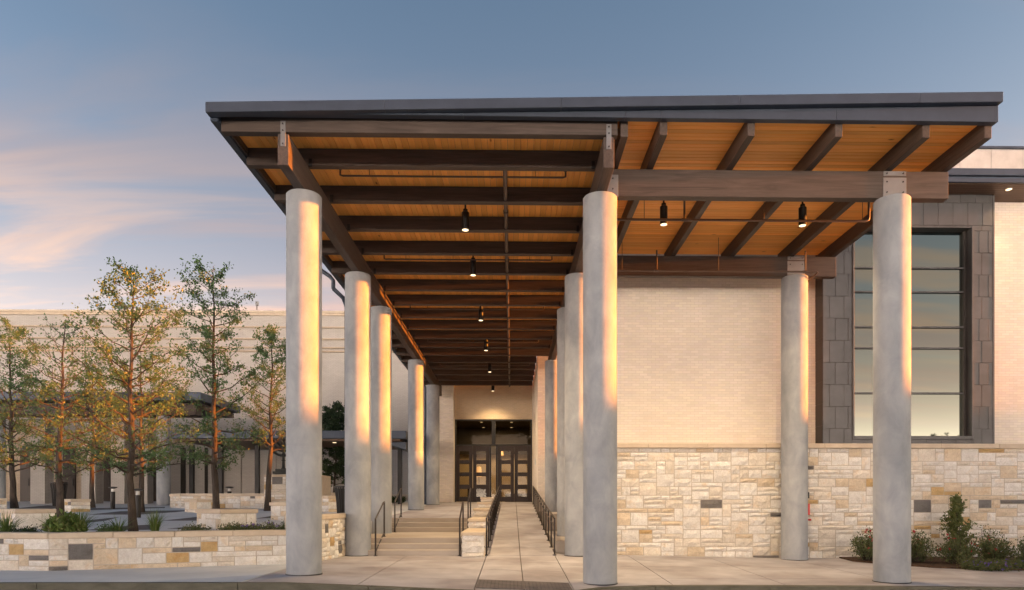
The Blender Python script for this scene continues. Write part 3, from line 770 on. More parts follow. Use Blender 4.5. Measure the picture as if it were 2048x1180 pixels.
# ------------------------------------------------------------------ columns
def column(X, Y, zb, label):
    bm = bmesh.new(); r = .312
    lathe_bm(bm, [(r, zb-.05), (r, zb+2.3), (r-.0012, zb+2.306), (r, zb+2.312), (r, ZC-.02), (r-.015, ZC-.002)], 64, (X, Y, 0))
    me = bpy.data.meshes.new('concrete_column'); bmesh.ops.recalc_face_normals(bm, faces=bm.faces)
    for v in bm.verts: v.co -= Vector((X, Y, zb))
    bm.to_mesh(me); bm.free(); smooth(me, 50)
    o = link('concrete_column', me, M['col']); o.location = (X, Y, zb)
    lathe('sealant_joint', [(r+.012, -.02), (r+.012, .010), (r+.002, .014)], M['black'], o, 48, local=True)
    tag(o, label, 'column', 'round concrete columns under the entrance canopy')
ordn = ['first', 'second', 'third', 'fourth', 'fifth']
LB = [gz(LX, 12.5), 0.0, .38, lz(27), lz(32.7)]
for i, Y in enumerate(CD):
    column(LX, Y, LB[i], ['nearest left column, standing alone in front of the curved stone wall', 'second left column from the kerb, beside the foot of the steps',
        'third left column from the kerb, overlapping the second, lit orange', 'fourth left column from the kerb, slim, on the upper landing',
        'farthest and slimmest left column, next to the pale brick pier'][i])
RB = [gz(RX, 12.4), gz(RX, 16.8), .32, .91]
for i, Y in enumerate(CD[:4]):
    column(RX, Y, RB[i], ['nearest column in the middle of the picture, right of the ramp', 'column directly behind the nearest middle column, foot at the ramp rail',
        'third column back beside the ramp, a thin strip behind the second', 'farthest column beside the ramp, next to the lit brick wall end'][i])
column(FX, 12.5, gz(FX, 12.4), 'nearest right-hand column, in front of the tall window')
column(FX, 16.85, gz(FX, 16.8), 'right-hand column standing against the stone wall, with a thin riser pipe')

# ------------------------------------------------------------------ pendant lights
def pendant(x, y, label, src=None):
    if src is None:
        o = empty('pendant_light', (x, y, ZD))
        lathe('stem', [(.02, -.14), (.02, 0)], M['black'], o, 10, local=True)
        lathe('housing', [(.080, -.57), (.080, -.20), (.05, -.18), (.05, -.13)], M['black'], o, 20, local=True)
        lathe('lens', [(.050, -.58), (.068, -.576), (.068, -.571)], M['lamp'], o, 20, local=True)
    else: o = copy_thing(src, (x, y, ZD))
    tag(o, label, 'pendant light', 'black cylinder pendant lights under the canopy')
    l = bpy.data.lights.new('pendant_beam', 'SPOT'); l.energy = 95 if y < 35 else 60; l.color = (1.0, .70, .38); l.spot_size = R(125); l.spot_blend = 1.0; l.shadow_soft_size = .05
    lo = bpy.data.objects.new('pendant_beam', l); COL.objects.link(lo); lo.parent = o; lo.location = (0, 0, -.60)
    return o
pl = [('nearest black pendant light under the left ceiling', 14.66), ('second black pendant light from the front under the left ceiling', 17.58), ('third pendant light from the front under the left ceiling', 21.95),
      ('fourth pendant light from the front under the left ceiling', 26.3), ('fifth pendant light from the front, close to the doors', 30.65), ('last tiny pendant light right before the door wall', 35.9)]
p0 = None
for lab, y in pl:
    q = pendant(-1.0, y, lab, None); p0 = p0 or q
pendant(3.19, 14.3, 'black pendant light under the right ceiling, nearer the middle column', None)
pendant(6.13, 14.3, 'black pendant light under the right ceiling, nearer the right-hand column', None)

# ------------------------------------------------------------------ sprinkler pipes
sp = empty('sprinkler_main', (-.13, 12.5, 7.47)); tag(sp, 'long brown sprinkler main running back under the left ceiling, with cross branches', 'pipe')
tube('main_pipe', [(-.13, 12.6, 7.47), (-.13, 36.4, 7.47)], .042, M['pipe'], sp, 12)
lathe('flange', [(.07, 7.47), (.07, 7.53), (.05, 7.53), (.05, 7.6)], M['pipe'], sp, 12, (-.13, 12.6, 0))
for y in (14.5, 17.4, 20.3, 23.2, 26.1, 29.0, 31.9, 34.8): tube('coupling', [(-.13, y-.05, 7.47), (-.13, y+.05, 7.47)], .056, M['pipe'], sp, 12)
for k, y in enumerate((12.98, 17.42, 21.9, 26.4, 30.9)):
    xe = 1.02 if y < 28 else .8
    tube('branch_pipe', [(-3.25, y, 7.60), (-3.25, y, 7.50), (-3.2, y, 7.485), (xe-.05, y, 7.485), (xe, y, 7.50), (xe, y, 7.58)], .019, M['pipe'], sp, 8)
    for x in (-2.7, -1.5, .45): tube('hanger_rod', [(x, y, 7.49), (x, y, ZD)], .006, M['pipe'], sp, 6)
    for x in (-3.25, xe): lathe('sprinkler_head', [(.012, 7.58), (.03, 7.6), (.02, 7.63)], M['pipe'], sp, 8, (x, y, 0))
sr = empty('sprinkler_branch', (4.8, 14.0, 7.13)); tag(sr, 'brown sprinkler pipe crossing under the right ceiling in front of the pendant lights', 'pipe')
tube('branch_pipe', [(1.85, 14.0, 7.12), (7.30, 14.0, 7.12), (7.37, 14.0, 7.14), (7.385, 14.0, 7.2), (7.385, 14.0, 7.62)], .026, M['pipe'], sr, 10)
for x in (3.55,): tube('riser', [(x, 14.0, 7.12), (x, 14.0, 7.7)], .022, M['pipe'], sr, 8); tube('coupling', [(x-.06, 14.0, 7.12), (x+.06, 14.0, 7.12)], .036, M['pipe'], sr, 8)
for x in (2.72, 5.2, 7.25): tube('hanger_rod', [(x, 14.0, 7.12), (x, 14.0, ZD)], .007, M['pipe'], sr, 6)
s2 = empty('sprinkler_riser', (7.16, 16.45, 0)); tag(s2, 'thin brown riser pipe beside the stone-wall column, joined to a pipe along the rear beam', 'pipe')
tube('branch_pipe', [(2.5, 16.45, 6.90), (7.40, 16.45, 6.90)], .022, M['pipe'], s2, 8)
tube('elbow', [(7.42, 16.45, 6.90), (7.40, 16.5, 6.86), (7.28, 16.9, 6.72), (7.44, 17.17, 6.6), (7.455, 17.2, 6.4)], .026, M['pipe'], s2, 8)
tube('riser_pipe', [(7.455, 17.2, 6.45), (7.455, 17.2, -.1)], .03, M['pipe'], s2, 10)
for x in (3.5, 7.12): tube('riser', [(x, 16.45, 6.9), (x, 16.45, 7.4)], .02, M['pipe'], s2, 8); tube('coupling', [(x-.06, 16.45, 6.9), (x+.06, 16.45, 6.9)], .034, M['pipe'], s2, 8)
for x in (2.66, 5.0): tube('hanger_rod', [(x, 16.45, 6.9), (x, 16.45, ZD)], .006, M['pipe'], s2, 6)
box('red_valve_sign', 7.44, 7.52, 17.10, 17.16, .98, 1.27, M['red'], s2, .006)
box('valve_box', 7.43, 7.50, 17.08, 17.17, 1.40, 1.56, M['black'], s2, .006)
tube('test_valve', [(7.42, 17.13, .86), (7.56, 17.13, .86)], .022, M['red'], s2, 8)

# downspouts
d1 = empty('downspout', (-4.7, 17.2, 0)); tag(d1, 'dark metal downspout elbow hanging from the eave behind the second left column', 'downspout')
tube('pipe', [(XL+.07, 17.0, 7.55), (XL+.07, 17.0, 7.20), (XL+.10, 17.0, 7.12), (XL+.42, 17.0, 6.90), (XL+.5, 17.0, 6.80), (XL+.5, 17.0, 6.6)], .05, M['fascia'], d1, 10)
tube('lower_pipe', [(XL+.5, 17.0, 6.6), (XL+.72, 17.1, 6.4), (XL+.78, 17.2, 6.2), (XL+.78, 17.2, .6)], .05, M['fascia'], d1, 10)
d2 = empty('downspout', (-4.2, 33.2, lz(33))); tag(d2, 'dark vertical downspout beside the farthest left column', 'downspout')
tube('pipe', [(XL+.07, 33.2, 7.55), (XL+.07, 33.2, 7.3), (-4.3, 33.2, 7.0), (-4.2, 33.2, 6.9), (-4.2, 33.2, lz(33))], .06, M['fascia'], d2, 10)

# ------------------------------------------------------------------ hand rails
def rail_frame(X, Y0, z0, Y1, z1, label):
    o = empty('handrail', (X, Y0, z0)); tag(o, label, 'handrail', 'short dark bronze handrails on the steps')
    r = .021
    tube('front_post', [(X, Y0, z0), (X, Y0, z0+.90)], r, M['rail'], o, 8)
    tube('back_post', [(X, Y1, z1), (X, Y1, z1+.90)], r, M['rail'], o, 8)
    tube('top_rail', [(X, Y0, z0+.88), (X, Y0+.01, z0+.90), (X, Y1-.12, z1+.885), (X, Y1, z1+.90), (X, Y1+.02, z1+.88)], r, M['rail'], o, 8)
    tube('lower_rail', [(X, Y0, z0+.10), (X, Y1-.15, z1+.06), (X, Y1, z1+.08)], r*.85, M['rail'], o, 8)
    for y, z in ((Y0, z0), (Y1, z1)): lathe('foot_plate', [(.05, 0), (.05, .012)], M['rail'], o, 10, (X, y, z))
rail_frame(-3.31, 16.62, 0, 17.75, .41, 'dark bronze handrail at the left of the lower flight')
rail_frame(-3.49, 20.40, .41, 21.55, lz(21.55), 'dark bronze handrail at the left of the upper flight')
rail_frame(-1.27, 16.62, 0, 17.75, .41, 'dark bronze handrail at the right of the lower flight, against the stepped wall')
rail_frame(-1.31, 20.40, .41, 21.55, lz(21.55), 'dark bronze handrail at the right of the upper flight, against the stepped wall')
for X, lab in ((-.625, 'long dark bronze railing along the left side of the ramp'), (1.045, 'long dark bronze railing along the right side of the ramp')):
    o = empty('ramp_railing', (X, 16.75, 0)); tag(o, lab, 'railing')
    ys = [16.75+1.42*k for k in range(13)]
    tube('top_rail', [(X, y, rampz(X, y)+.90) for y in ys], .022, M['rail'], o, 8)
    tube('lower_rail', [(X, y, rampz(X, y)+.70) for y in ys], .016, M['rail'], o, 8)
    for y in ys:
        tube('post', [(X, y, rampz(X, y)-.01), (X, y, rampz(X, y)+.90)], .02, M['rail'], o, 8)
        lathe('foot_plate', [(.05, 0), (.05, .02)], M['rail'], o, 8, (X, y, rampz(X, y)))

# ------------------------------------------------------------------ right-hand building
rb = empty('brick_building', (7, 17.3, 0)); tag(rb, 'cream brick building with rough stone base and metal-clad window bay at the right', 'building')
BY = 17.75
box('stone_base', 2.0, 22, 17.312, 18.2, -.4, 2.68, M['mortar'], rb)
SPEC = []
stones(rb, (2.0, 17.3), (16.0, 17.3), -.16, 2.68, u=.112, v=.109, collect=SPEC)
stones(rb, (2.0, 18.2), (2.0, 17.3), .0, 2.68, u=.112, v=.109, collect=SPEC)
lay_collected(rb, SPEC, lambda q: q[3] == 0 and q[0] < 13.2)
xs = [1.97, 3.45, 4.95, 6.45, 7.95, 9.45, 10.95, 12.45, 13.95, 16, 19, 22]
for a, b in zip(xs, xs[1:]): box('coping_stone', a+.003, b-.003, 17.22, 18.2, 2.682, 2.80, M['coping'], rb, .01)
box('wall', 2.0, 22, BY, 18.2, 2.80, 9.2, M['bmortar'], rb)
bricks('brick_courses', rb, (2.0, BY), (8.0, BY), 2.80, 8.2)
bricks('brick_courses', rb, (12.38, BY), (17.0, BY), 2.80, 9.19, rg=random.Random(8))
bricks('brick_courses', rb, (2.0, 18.2), (2.0, BY), 2.80, 8.2, rg=random.Random(9))
# metal-clad bay with one tall window
X0, X1, FY, Z0, Z1 = 7.95, 12.40, 17.33, 2.802, 9.19
WX0, WX1, WZ0, WZ1 = P(1704, 0, FY).x, P(1946, 0, FY).x, P(1825, 879, FY).z, P(1825, 452, FY).z
bm = bmesh.new()
for q in ((X0+.01, WX0, FY+.01, BY, Z0, Z1), (WX1, X1-.01, FY+.01, BY, Z0, Z1), (WX0, WX1, FY+.01, BY, WZ1, Z1), (WX0, WX1, FY+.01, BY, Z0, WZ0)): bbox(bm, *q)
bay = bmobj('window_bay', bm, M['zincd'], rb)
pm = {}
def panel(x0, x1, z0, z1):
    box('metal_panel', x0+.004, x1-.004, FY-.004+random.Random(x0*31+z0).uniform(-.003, .003), FY+.012, z0+.004, z1-.004, M['zinc'], bay, .003)
rh = .565
def strip(x0, x1, z0, z1, cols, off):
    r = 0; z = z0-.18
    while z < z1:
        a = max(z, z0); b = min(z+rh, z1)
        cut = [x0]+[x0+(x1-x0)*c for c in (cols[0] if (r+off) % 2 else cols[1])]+[x1]
        if b-a > .05:
            for u, v in zip(cut, cut[1:]): panel(u, v, a, b)
        z += rh; r += 1
strip(X0, WX0, Z0, WZ1+.02, ([.42, .86], [.22, .72]), 0)
strip(WX1, X1-.06, Z0, WZ1+.02, ([.45, 1-.001], [.3, .78]), 1)
def rowp(z0, z1, off):
    x = X0-off
    while x < X1-.06:
        a, b = max(x, X0), min(x+.385, X1-.06)
        if b-a > .05: panel(a, b, z0, z1)
        x += .385
rowp(WZ1+.02, WZ1+.60, .1); rowp(WZ1+.60, WZ1+1.17, .29)
if Z1-WZ1-1.17 > .05: rowp(WZ1+1.17, Z1, .1)
rowp(Z0, WZ0, .2) if False else None
x = WX0
while x < WX1:
    panel(x, min(x+.385, WX1), Z0, WZ0-.005); x += .385
box('corner_trim', X1-.055, X1, FY-.006, BY, Z0, Z1, M['zinc'], bay, .003)
for k in range(12):
    z = Z0+k*.565-.1
    box('metal_panel', X0-.004, X0+.012, FY+.016, BY-.004, max(Z0, z)+.004, min(z+.565, Z1)-.004, M['zincd'], bay, .002)
# window
win = empty('window', ((WX0+WX1)/2, FY, WZ0)); setpar(win, rb); win.location = ((WX0+WX1)/2, FY, WZ0)
def wpart(n, *a, **k):
    o = box(n, *a, **k); o.parent = win; o.matrix_parent_inverse = Matrix.Translation((-(WX0+WX1)/2, -FY, -WZ0)); return o
wpart('frame', WX0, WX0+.05, FY-.03, BY, WZ0, WZ1, M['zinc'], None, .004)
wpart('frame', WX1-.05, WX1, FY-.03, BY, WZ0, WZ1, M['zinc'], None, .004)
wpart('frame', WX0+.052, WX1-.052, FY-.028, BY, WZ1-.05, WZ1, M['zinc'], None, .004)
wpart('frame', WX0+.052, WX1-.052, FY-.028, BY, WZ0, WZ0+.09, M['zinc'], None, .004)
GYw = FY+.22
zs = [WZ0+.09]+[P(1850, q, GYw).z for q in (787, 697, 655, 585, 537)]+[WZ1-.05]
for i in range(1, 6): wpart('mullion', WX0+.054, WX1-.054, GYw-.05, GYw+.05, zs[i]-.022, zs[i]+.022, M['zinc'], None, .004)
wpart('mullion', WX1-.13, WX1-.054, GYw-.052, GYw+.05, WZ0+.09, WZ1-.05, M['zincd'], None, .004)
wpart('mullion', WX0+.054, WX0+.10, GYw-.052, GYw+.05, WZ0+.09, WZ1-.05, M['zincd'], None, .004)
for a, b in zip(zs, zs[1:]): wpart('pane', WX0+.10, WX1-.13, GYw, GYw+.012, a+.02, b-.02, M['glass'], None)
# eave above
EY = 16.62
roof = box('roof', 7.2, 22, EY+.12, 18.4, 9.24, 9.42, M['fascia'], rb, .01)
x = 7.2
while x < 22:
    box('gutter', x+.002, x+2.998, EY, EY+.11, 9.36, 9.54, M['fascia'], roof, .012); box('fascia_panel', x+.002, x+2.998, EY+.05, EY+.115, 9.215, 9.355, M['fascia'], roof, .006); x += 3
y = EY+.125; k = 0
while y < 17.9:
    box('soffit_board', 7.2, 22, y+.002, min(y+.118, 18.35), 9.205, 9.238, M['softw'], roof, .004); y += .118
x = 7.2
while x < 22:
    box('parapet_panel', x+.004, x+.896, 19.0, 19.12, 9.4, 11.25, M['pale'], roof, .004); x += .9
box('parapet_cap', 7.2, 22, 18.95, 19.2, 11.25, 11.32, M['fascia'], roof, .006)
sl = P(2007, 368, 17.2)
lm = lathe('soffit_light', [(.07, -.006), (.07, 0)], M['lamp'], rb, 16, (sl.x, 17.02, 9.203))
for xx in (sl.x, 9.9):
    l = bpy.data.lights.new('soffit_beam', 'SPOT'); l.energy = 8; l.color = (1, .70, .38); l.spot_size = R(100); l.spot_blend = .7; l.shadow_soft_size = .05
    lo = bpy.data.objects.new('soffit_beam', l); COL.objects.link(lo); lo.location = (xx, 17.02, 9.18); setpar(lo, rb)
    if xx != sl.x: lathe('soffit_light', [(.07, -.006), (.07, 0)], M['lamp'], rb, 16, (xx, 17.02, 9.203))

# ------------------------------------------------------------------ entrance building with the doors
eb = empty('entrance_building', (-1.2, 37, lz(37))); tag(eb, 'cream brick entrance front with wide glazed doors at the end of the canopy', 'building')
DY = 37.0; ZB = lz(37)
DX0, DX1 = P(910, 0, DY).x, P(1064, 0, DY).x; DT = P(0, 837, DY).z
box('wall', -3.2, 1.09, DY+.0, DY+.3, DT+.02, 7.70, M['bmortar'], eb)
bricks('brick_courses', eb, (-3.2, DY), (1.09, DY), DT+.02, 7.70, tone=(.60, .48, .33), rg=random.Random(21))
PX0, PX1 = -4.15, P(907, 0, 36.2).x
box('pier', PX0, PX1, 36.2, 37.3, .5, 7.71, M['bmortar'], eb)
bricks('brick_courses', eb, (PX0, 36.2), (PX1, 36.2), ZB-.05, 7.71, var=.07, rg=random.Random(22))
bricks('brick_courses', eb, (PX1, 36.2), (PX1, 37.0), ZB-.05, 7.71, var=.07, rg=random.Random(23))
box('side_wall', 1.10, 2.4, 29.0, 37.3, .0, 7.71, M['bmortar'], eb)
bricks('brick_courses', eb, (1.10, 29.0), (2.4, 29.0), .9, 7.71, var=.07, rg=random.Random(24))
bricks('brick_courses', eb, (1.10, 37.0), (1.10, 29.0), .9, 7.71, var=.06, rg=random.Random(25))
box('junction_box', 1.03, 1.094, 31.0, 31.16, 3.0, 3.28, M['white'], eb, .01)
# unseen tall block behind the courtyard, added to keep grazing sun off the hall
box('sun_block', 2.45, 26, 37.32, 43, -.3, 13.8, M['bwall'], eb); box('sun_block_coping', 2.40, 26.05, 37.22, 43.1, 13.8, 14.0, M['coping'], eb, .02)
# door set
DZ = P(0, 890, DY).z; lw_ = (DX1-DX0)
fr = box('door_frame', DX0, DX0+.06, DY-.02, DY+.12, ZB, DT, M['black'], eb, .004)
for a, b, c, d in ((DX1-.06, DX1, ZB, DT), (DX0+.062, DX1-.062, DT-.07, DT), (DX0+.062, DX1-.062, DZ, DZ+.07)): box('door_frame', a, b, DY-.018, DY+.12, c, d, M['black'], eb, .004)
mid = (DX0+DX1)/2
for a, b in ((mid-.22, mid-.13), (mid+.13, mid+.22)): box('door_frame', a, b, DY-.018, DY+.12, ZB, DZ-.001, M['black'], eb, .004)
for a, b in ((mid-.10, mid+.10),): box('door_frame', a, b, DY-.018, DY+.12, DZ+.072, DT-.072, M['black'], eb, .004)
for a, b in ((DX0+.062, mid-.102), (mid+.102, DX1-.062)): box('transom_pane', a, b, DY+.05, DY+.06, DZ+.072, DT-.072, M['dglass'], eb)
box('sidelight_pane', mid-.128, mid+.128, DY+.05, DY+.06, ZB+.05, DZ-.05, M['dglass'], eb)
def leaf(x0, x1, hinge):
    dz0 = ZB+.02; dz1 = DZ-.012; H = dz1-dz0; W = x1-x0
    o = empty('door_leaf', ((x0+x1)/2, DY, dz0)); l0 = Vector(((x0+x1)/2, DY, dz0)); setpar(o, eb); o.location = l0
    inv = Matrix.Translation(-l0)
    def bx(n, *a):
        q = box(n, *a); q.parent = o; q.matrix_parent_inverse = inv; return q
    sx = .21*W; px0, px1 = x0+sx, x1-sx
    bx('stile', x0, px0, DY+.0, DY+.06, dz0, dz1, M['doorw'], None, .004); bx('stile', px1, x1, DY+.0, DY+.06, dz0, dz1, M['doorw'], None, .004)
    pz = [(.085, .225), (.305, .455), (.525, .675), (.745, .905)]
    edges = [0]+[v for p in pz for v in p]+[1]
    for a, b in zip(edges[::2], edges[1::2]): bx('cross_rail', px0+.001, px1-.001, DY+.002, DY+.058, dz0+a*H, dz0+b*H, M['doorw'], None, .004)
    for a, b in pz: bx('pane', px0, px1, DY+.03, DY+.036, dz0+a*H, dz0+b*H, M['dglass'], None)
    hx = x1-.07 if hinge == 'l' else x0+.07
    t = tube('pull_handle', [(hx, DY-.002, dz0+.32*H), (hx, DY-.06, dz0+.33*H), (hx, DY-.06, dz0+.52*H), (hx, DY-.002, dz0+.53*H)], .014, M['black'], None, 8)
    t.parent = o; t.matrix_parent_inverse = inv
A0, A1 = DX0+.065, mid-.225; h = (A1-A0)/2
leaf(A0, A0+h-.012, 'l'); leaf(A0+h+.012, A1, 'r')
A0, A1 = mid+.225, DX1-.065
leaf(A0, A0+h-.012, 'l'); leaf(A0+h+.012, A1, 'r')
# lobby behind the glass
bm = bmesh.new(); bbox(bm, -4.0, 2.2, 43.0, 43.2, .8, 6); bbox(bm, -4.2, -4.0, 37.32, 43.2, .8, 6); bbox(bm, 2.2, 2.4, 37.32, 43.2, .8, 6)
bmobj('lobby_wall', bm, M['room'], eb)
box('lobby_floor', -4.0, 2.2, 37.0, 43, .9, ZB-.01, M['roomf'], eb); box('lobby_ceiling', -4.0, 2.2, 37.32, 43, 5.95, 6.05, M['dark'], eb); box('lobby_bulkhead', -4.0, 2.2, 42.6, 42.9, 4.3, 5.94, M['dark'], eb)
for qx, qy in ((963, 849.5), (1023, 850), (967, 861), (1023, 861)):
    c = P(qx, qy, 39.6 if qy < 855 else 42.4)
    lathe('lobby_downlight', [(.075, -.01), (.075, 0)], M['lamp'], eb, 12, (c.x, c.y, 5.94))
q = P(958, 944, 41.2); lathe('lobby_lampshade', [(.10, -.30), (.17, -.28), (.13, .30), (.06, .32)], M['shade'], eb, 14, q); tube('lamp_stand', [(q.x, q.y, ZB), (q.x, q.y, q.z-.3)], .02, M['black'], eb, 6)
q = P(1003, 905, 42.0); lathe('lobby_lampshade', [(.10, -.2), (.14, -.18), (.10, .2), (.05, .22)], M['shade'], eb, 14, q); tube('lamp_stand', [(q.x, q.y, ZB), (q.x, q.y, q.z-.2)], .02, M['black'], eb, 6)
l = bpy.data.lights.new('lobby_lamp', 'AREA'); l.energy = 30; l.size = 2.5; l.color = (1, .72, .40)
lo = bpy.data.objects.new('lobby_lamp', l); COL.objects.link(lo); lo.location = (-1, 40.5, 5.8); setpar(lo, eb)
box('lobby_table', -2.6, -1.5, 40, 40.6, ZB, ZB+.8, M['doorw'], eb, .01); box('lobby_bench', -.4, 1.4, 40.4, 41, ZB, ZB+.5, M['softw'], eb, .01)

# ------------------------------------------------------------------ tall hall at the back left
hb = empty('tall_hall', (-20, 40, 1.2)); tag(hb, 'tall pale brick hall with horizontal ledges along its top, behind the trees', 'building')
HY = 40.0; zt = P(0, 620, HY).z; HX0, HX1 = -62, -4.0
box('wall', HX0, HX1, HY, HY+3, 0, zt-.1, M['bwall'], hb)
box('cornice', HX0-.05, HX1+.05, HY-.16, HY+3, zt-.13, zt, M['coping'], hb, .01)
box('cornice', HX0-.04, HX1+.03, HY-.10, HY+1, zt-.26, zt-.135, M['coping'], hb, .01)
for py in (652, 675.5, 693, 700.5):
    z = P(0, py, HY).z; box('ledge', HX0, HX1+.02, HY-.12, HY+.2, z-.06, z+.03, M['bmarch'], hb, .01)  # darker tan brick stands in for the shadow lines at the ledges
zl = P(0, 702, HY).z
for px in (705, 480, 250, 30, -200):
    x = P(px, 0, HY).x; box('pilaster', x-.9, x+.9, HY-.06, HY+.1, 1, zl-.06, M['bwall'], hb, .0)
box('stone_dado', HX0, HX1, HY-.08, HY+.1, .9, lz(HY)+.35, M['coping'], hb)
an = empty('roof_lamp', P(514, 620, 40.4)); tag(an, 'tiny lamp on a short pole on the roof edge of the tall hall', 'lamp')
q = P(514, 620, 40.4)
tube('pole', [q, q+Vector((0, 0, .28))], .03, M['pipe'], an, 6); box('head', q.x-.09, q.x+.09, q.y-.06, q.y+.06, q.z+.26, q.z+.50, M['plate'], an, .02)

# low pavilion in front of the hall
pv = empty('pavilion', (-19, 33, 1.2)); tag(pv, 'low brick pavilion with dark flat roof and square piers behind the trees', 'building')
rx1 = P(402, 0, 31).x
pr = box('roof', -45, rx1, 31, 35.5, P(0, 800, 31).z, P(0, 783, 31).z, M['fascia'], pv, .02)
box('roof_beam', -45, rx1-.5, 31.6, 32.2, P(0, 829, 31.6).z, P(0, 801, 31.0).z-.01, M['glx'], pv, .01)
box('ceiling', -45, rx1-.3, 32.21, 35.4, P(0, 815, 31.6).z, P(0, 801, 31).z-.01, M['softw'], pv)
box('wall', -45, P(345, 0, 38).x, 38, 39.9, .9, 5.3, M['bmarch'], pv)
def pier(pxl, pxm, pxr, Y):
    a = P(pxl, 0, Y).x; m = P(pxm, 0, Y).x
    prism('pier', [(a, Y), (m, Y), (P(pxr, 0, Y+1.1).x, Y+1.1), (a+(P(pxr, 0, Y+1.1).x-m), Y+1.1)], lz(Y)-.05, 5.4, M['bwall'], pv)
    bxo = P(pxm, 0, Y).x
for t in ((61, 90, 108), (163, 191, 207), (222, 249, 265), (281, 295, 307), (-40, -12, 8)): pier(*t, 34)
for a, b in ((207, 224), (305, 318), (125, 150), (40, 62), (358, 371)):
    xa, xb = P(a, 0, 37.9).x, P(b, 0, 37.9).x
    d = box('door', xa, xb, 37.9, 38.02, lz(38), 4.4, M['doorw'], pv, .01)
    tube('door_handle', [(xb-.1, 37.86, 2.2), (xb-.1, 37.86, 2.6)], .02, M['black'], d, 6)
for px, Y in ((327.5, 32), (-4, 32)):
    x = P(px, 0, Y).x; lathe('round_column', [(.3, lz(Y)), (.3, P(0, 829, 31.6).z)], M['col'], pv, 32, (x, Y, 0))
# steel canopy beside it
sc_ = empty('walkway_canopy', (-10, 31, 1.2)); tag(sc_, 'long thin dark steel canopy on slim posts in front of the tall hall', 'canopy')
xa, xb = P(340, 0, 31).x, P(812, 0, 31).x
box('roof', xa, xb, 31.0, 36.5, P(0, 876, 31).z, P(0, 860, 31).z, M['fascia'], sc_, .01)
box('soffit', xa+.2, xb-.3, 31.15, 36.4, P(0, 880, 31).z, P(0, 876.5, 31).z, M['softw'], sc_)
for px in (384, 442, 515, 640, 800):
    x = P(px, 0, 33.5).x; box('post', x-.1, x+.1, 33.4, 33.6, lz(33.4), P(0, 880, 31).z, M['black'], sc_, .01)
q = P(669, 882, 32); lathe('downlight', [(.09, -.01), (.09, 0)], M['lamp'], sc_, 12, (q.x, 32, P(0, 880, 31).z-.003))
prism('end_bracket', [(xb-.9, 31.6), (xb-.1, 31.6), (xb-.1, 35), (xb-.9, 35)], lambda x, y: P(0, 896, 31).z if x > xb-.5 else P(0, 885, 31).z, P(0, 880.5, 31).z, M['fascia'], sc_)
# brick wall pieces right of the pavilion
gw = empty('garden_brick_wall', (P(450, 0, 36.8).x, 36.8, lz(36.8))); tag(gw, 'pale brick wall with shallow pilasters under the thin dark canopy', 'brick wall')
xa, xb = P(345, 0, 36.8).x, P(690, 0, 36.8).x
box('wall', xa, xb, 36.8, 37.2, lz(36), 4.35, M['bwall'], gw)
for px in (352, 398, 425, 470, 500, 540): x = P(px, 0, 36.8).x; box('pilaster', x-.35, x+.35, 36.7, 36.82, lz(36), 4.34, M['bwall'], gw)
for a, b in ((362, 370), (410, 416), (436, 446)): box('opening', P(a, 0, 36.7).x, P(b, 0, 36.7).x, 36.66, 36.84, lz(36), 4.2, M['dark'], gw)

# unseen building added far to the right to shade the foot of everything
nb = empty('added_shade_building', (63, 20, -.3)); tag(nb, 'unseen low brick building added far beyond the right edge to cast shade', 'building')
nh = 2.95+(60+3.78)*math.tan(R(SUN_EL))
box('wall', 60, 74, -55, 75, -.5, nh-.1, M['bwally'], nb); box('parapet_cap', 59.9, 74.1, -55.1, 75.1, nh-.1, nh, M['coping'], nb, .02)
for k in range(12): wdw = box('window', 59.93, 60.02, -46+k*10, -42+k*10, .8, 3.2, M['zincd'], nb, .02); box('pane', 59.90, 59.94, -45.8+k*10, -42.2+k*10, 1.0, 3.0, M['glass'], wdw)

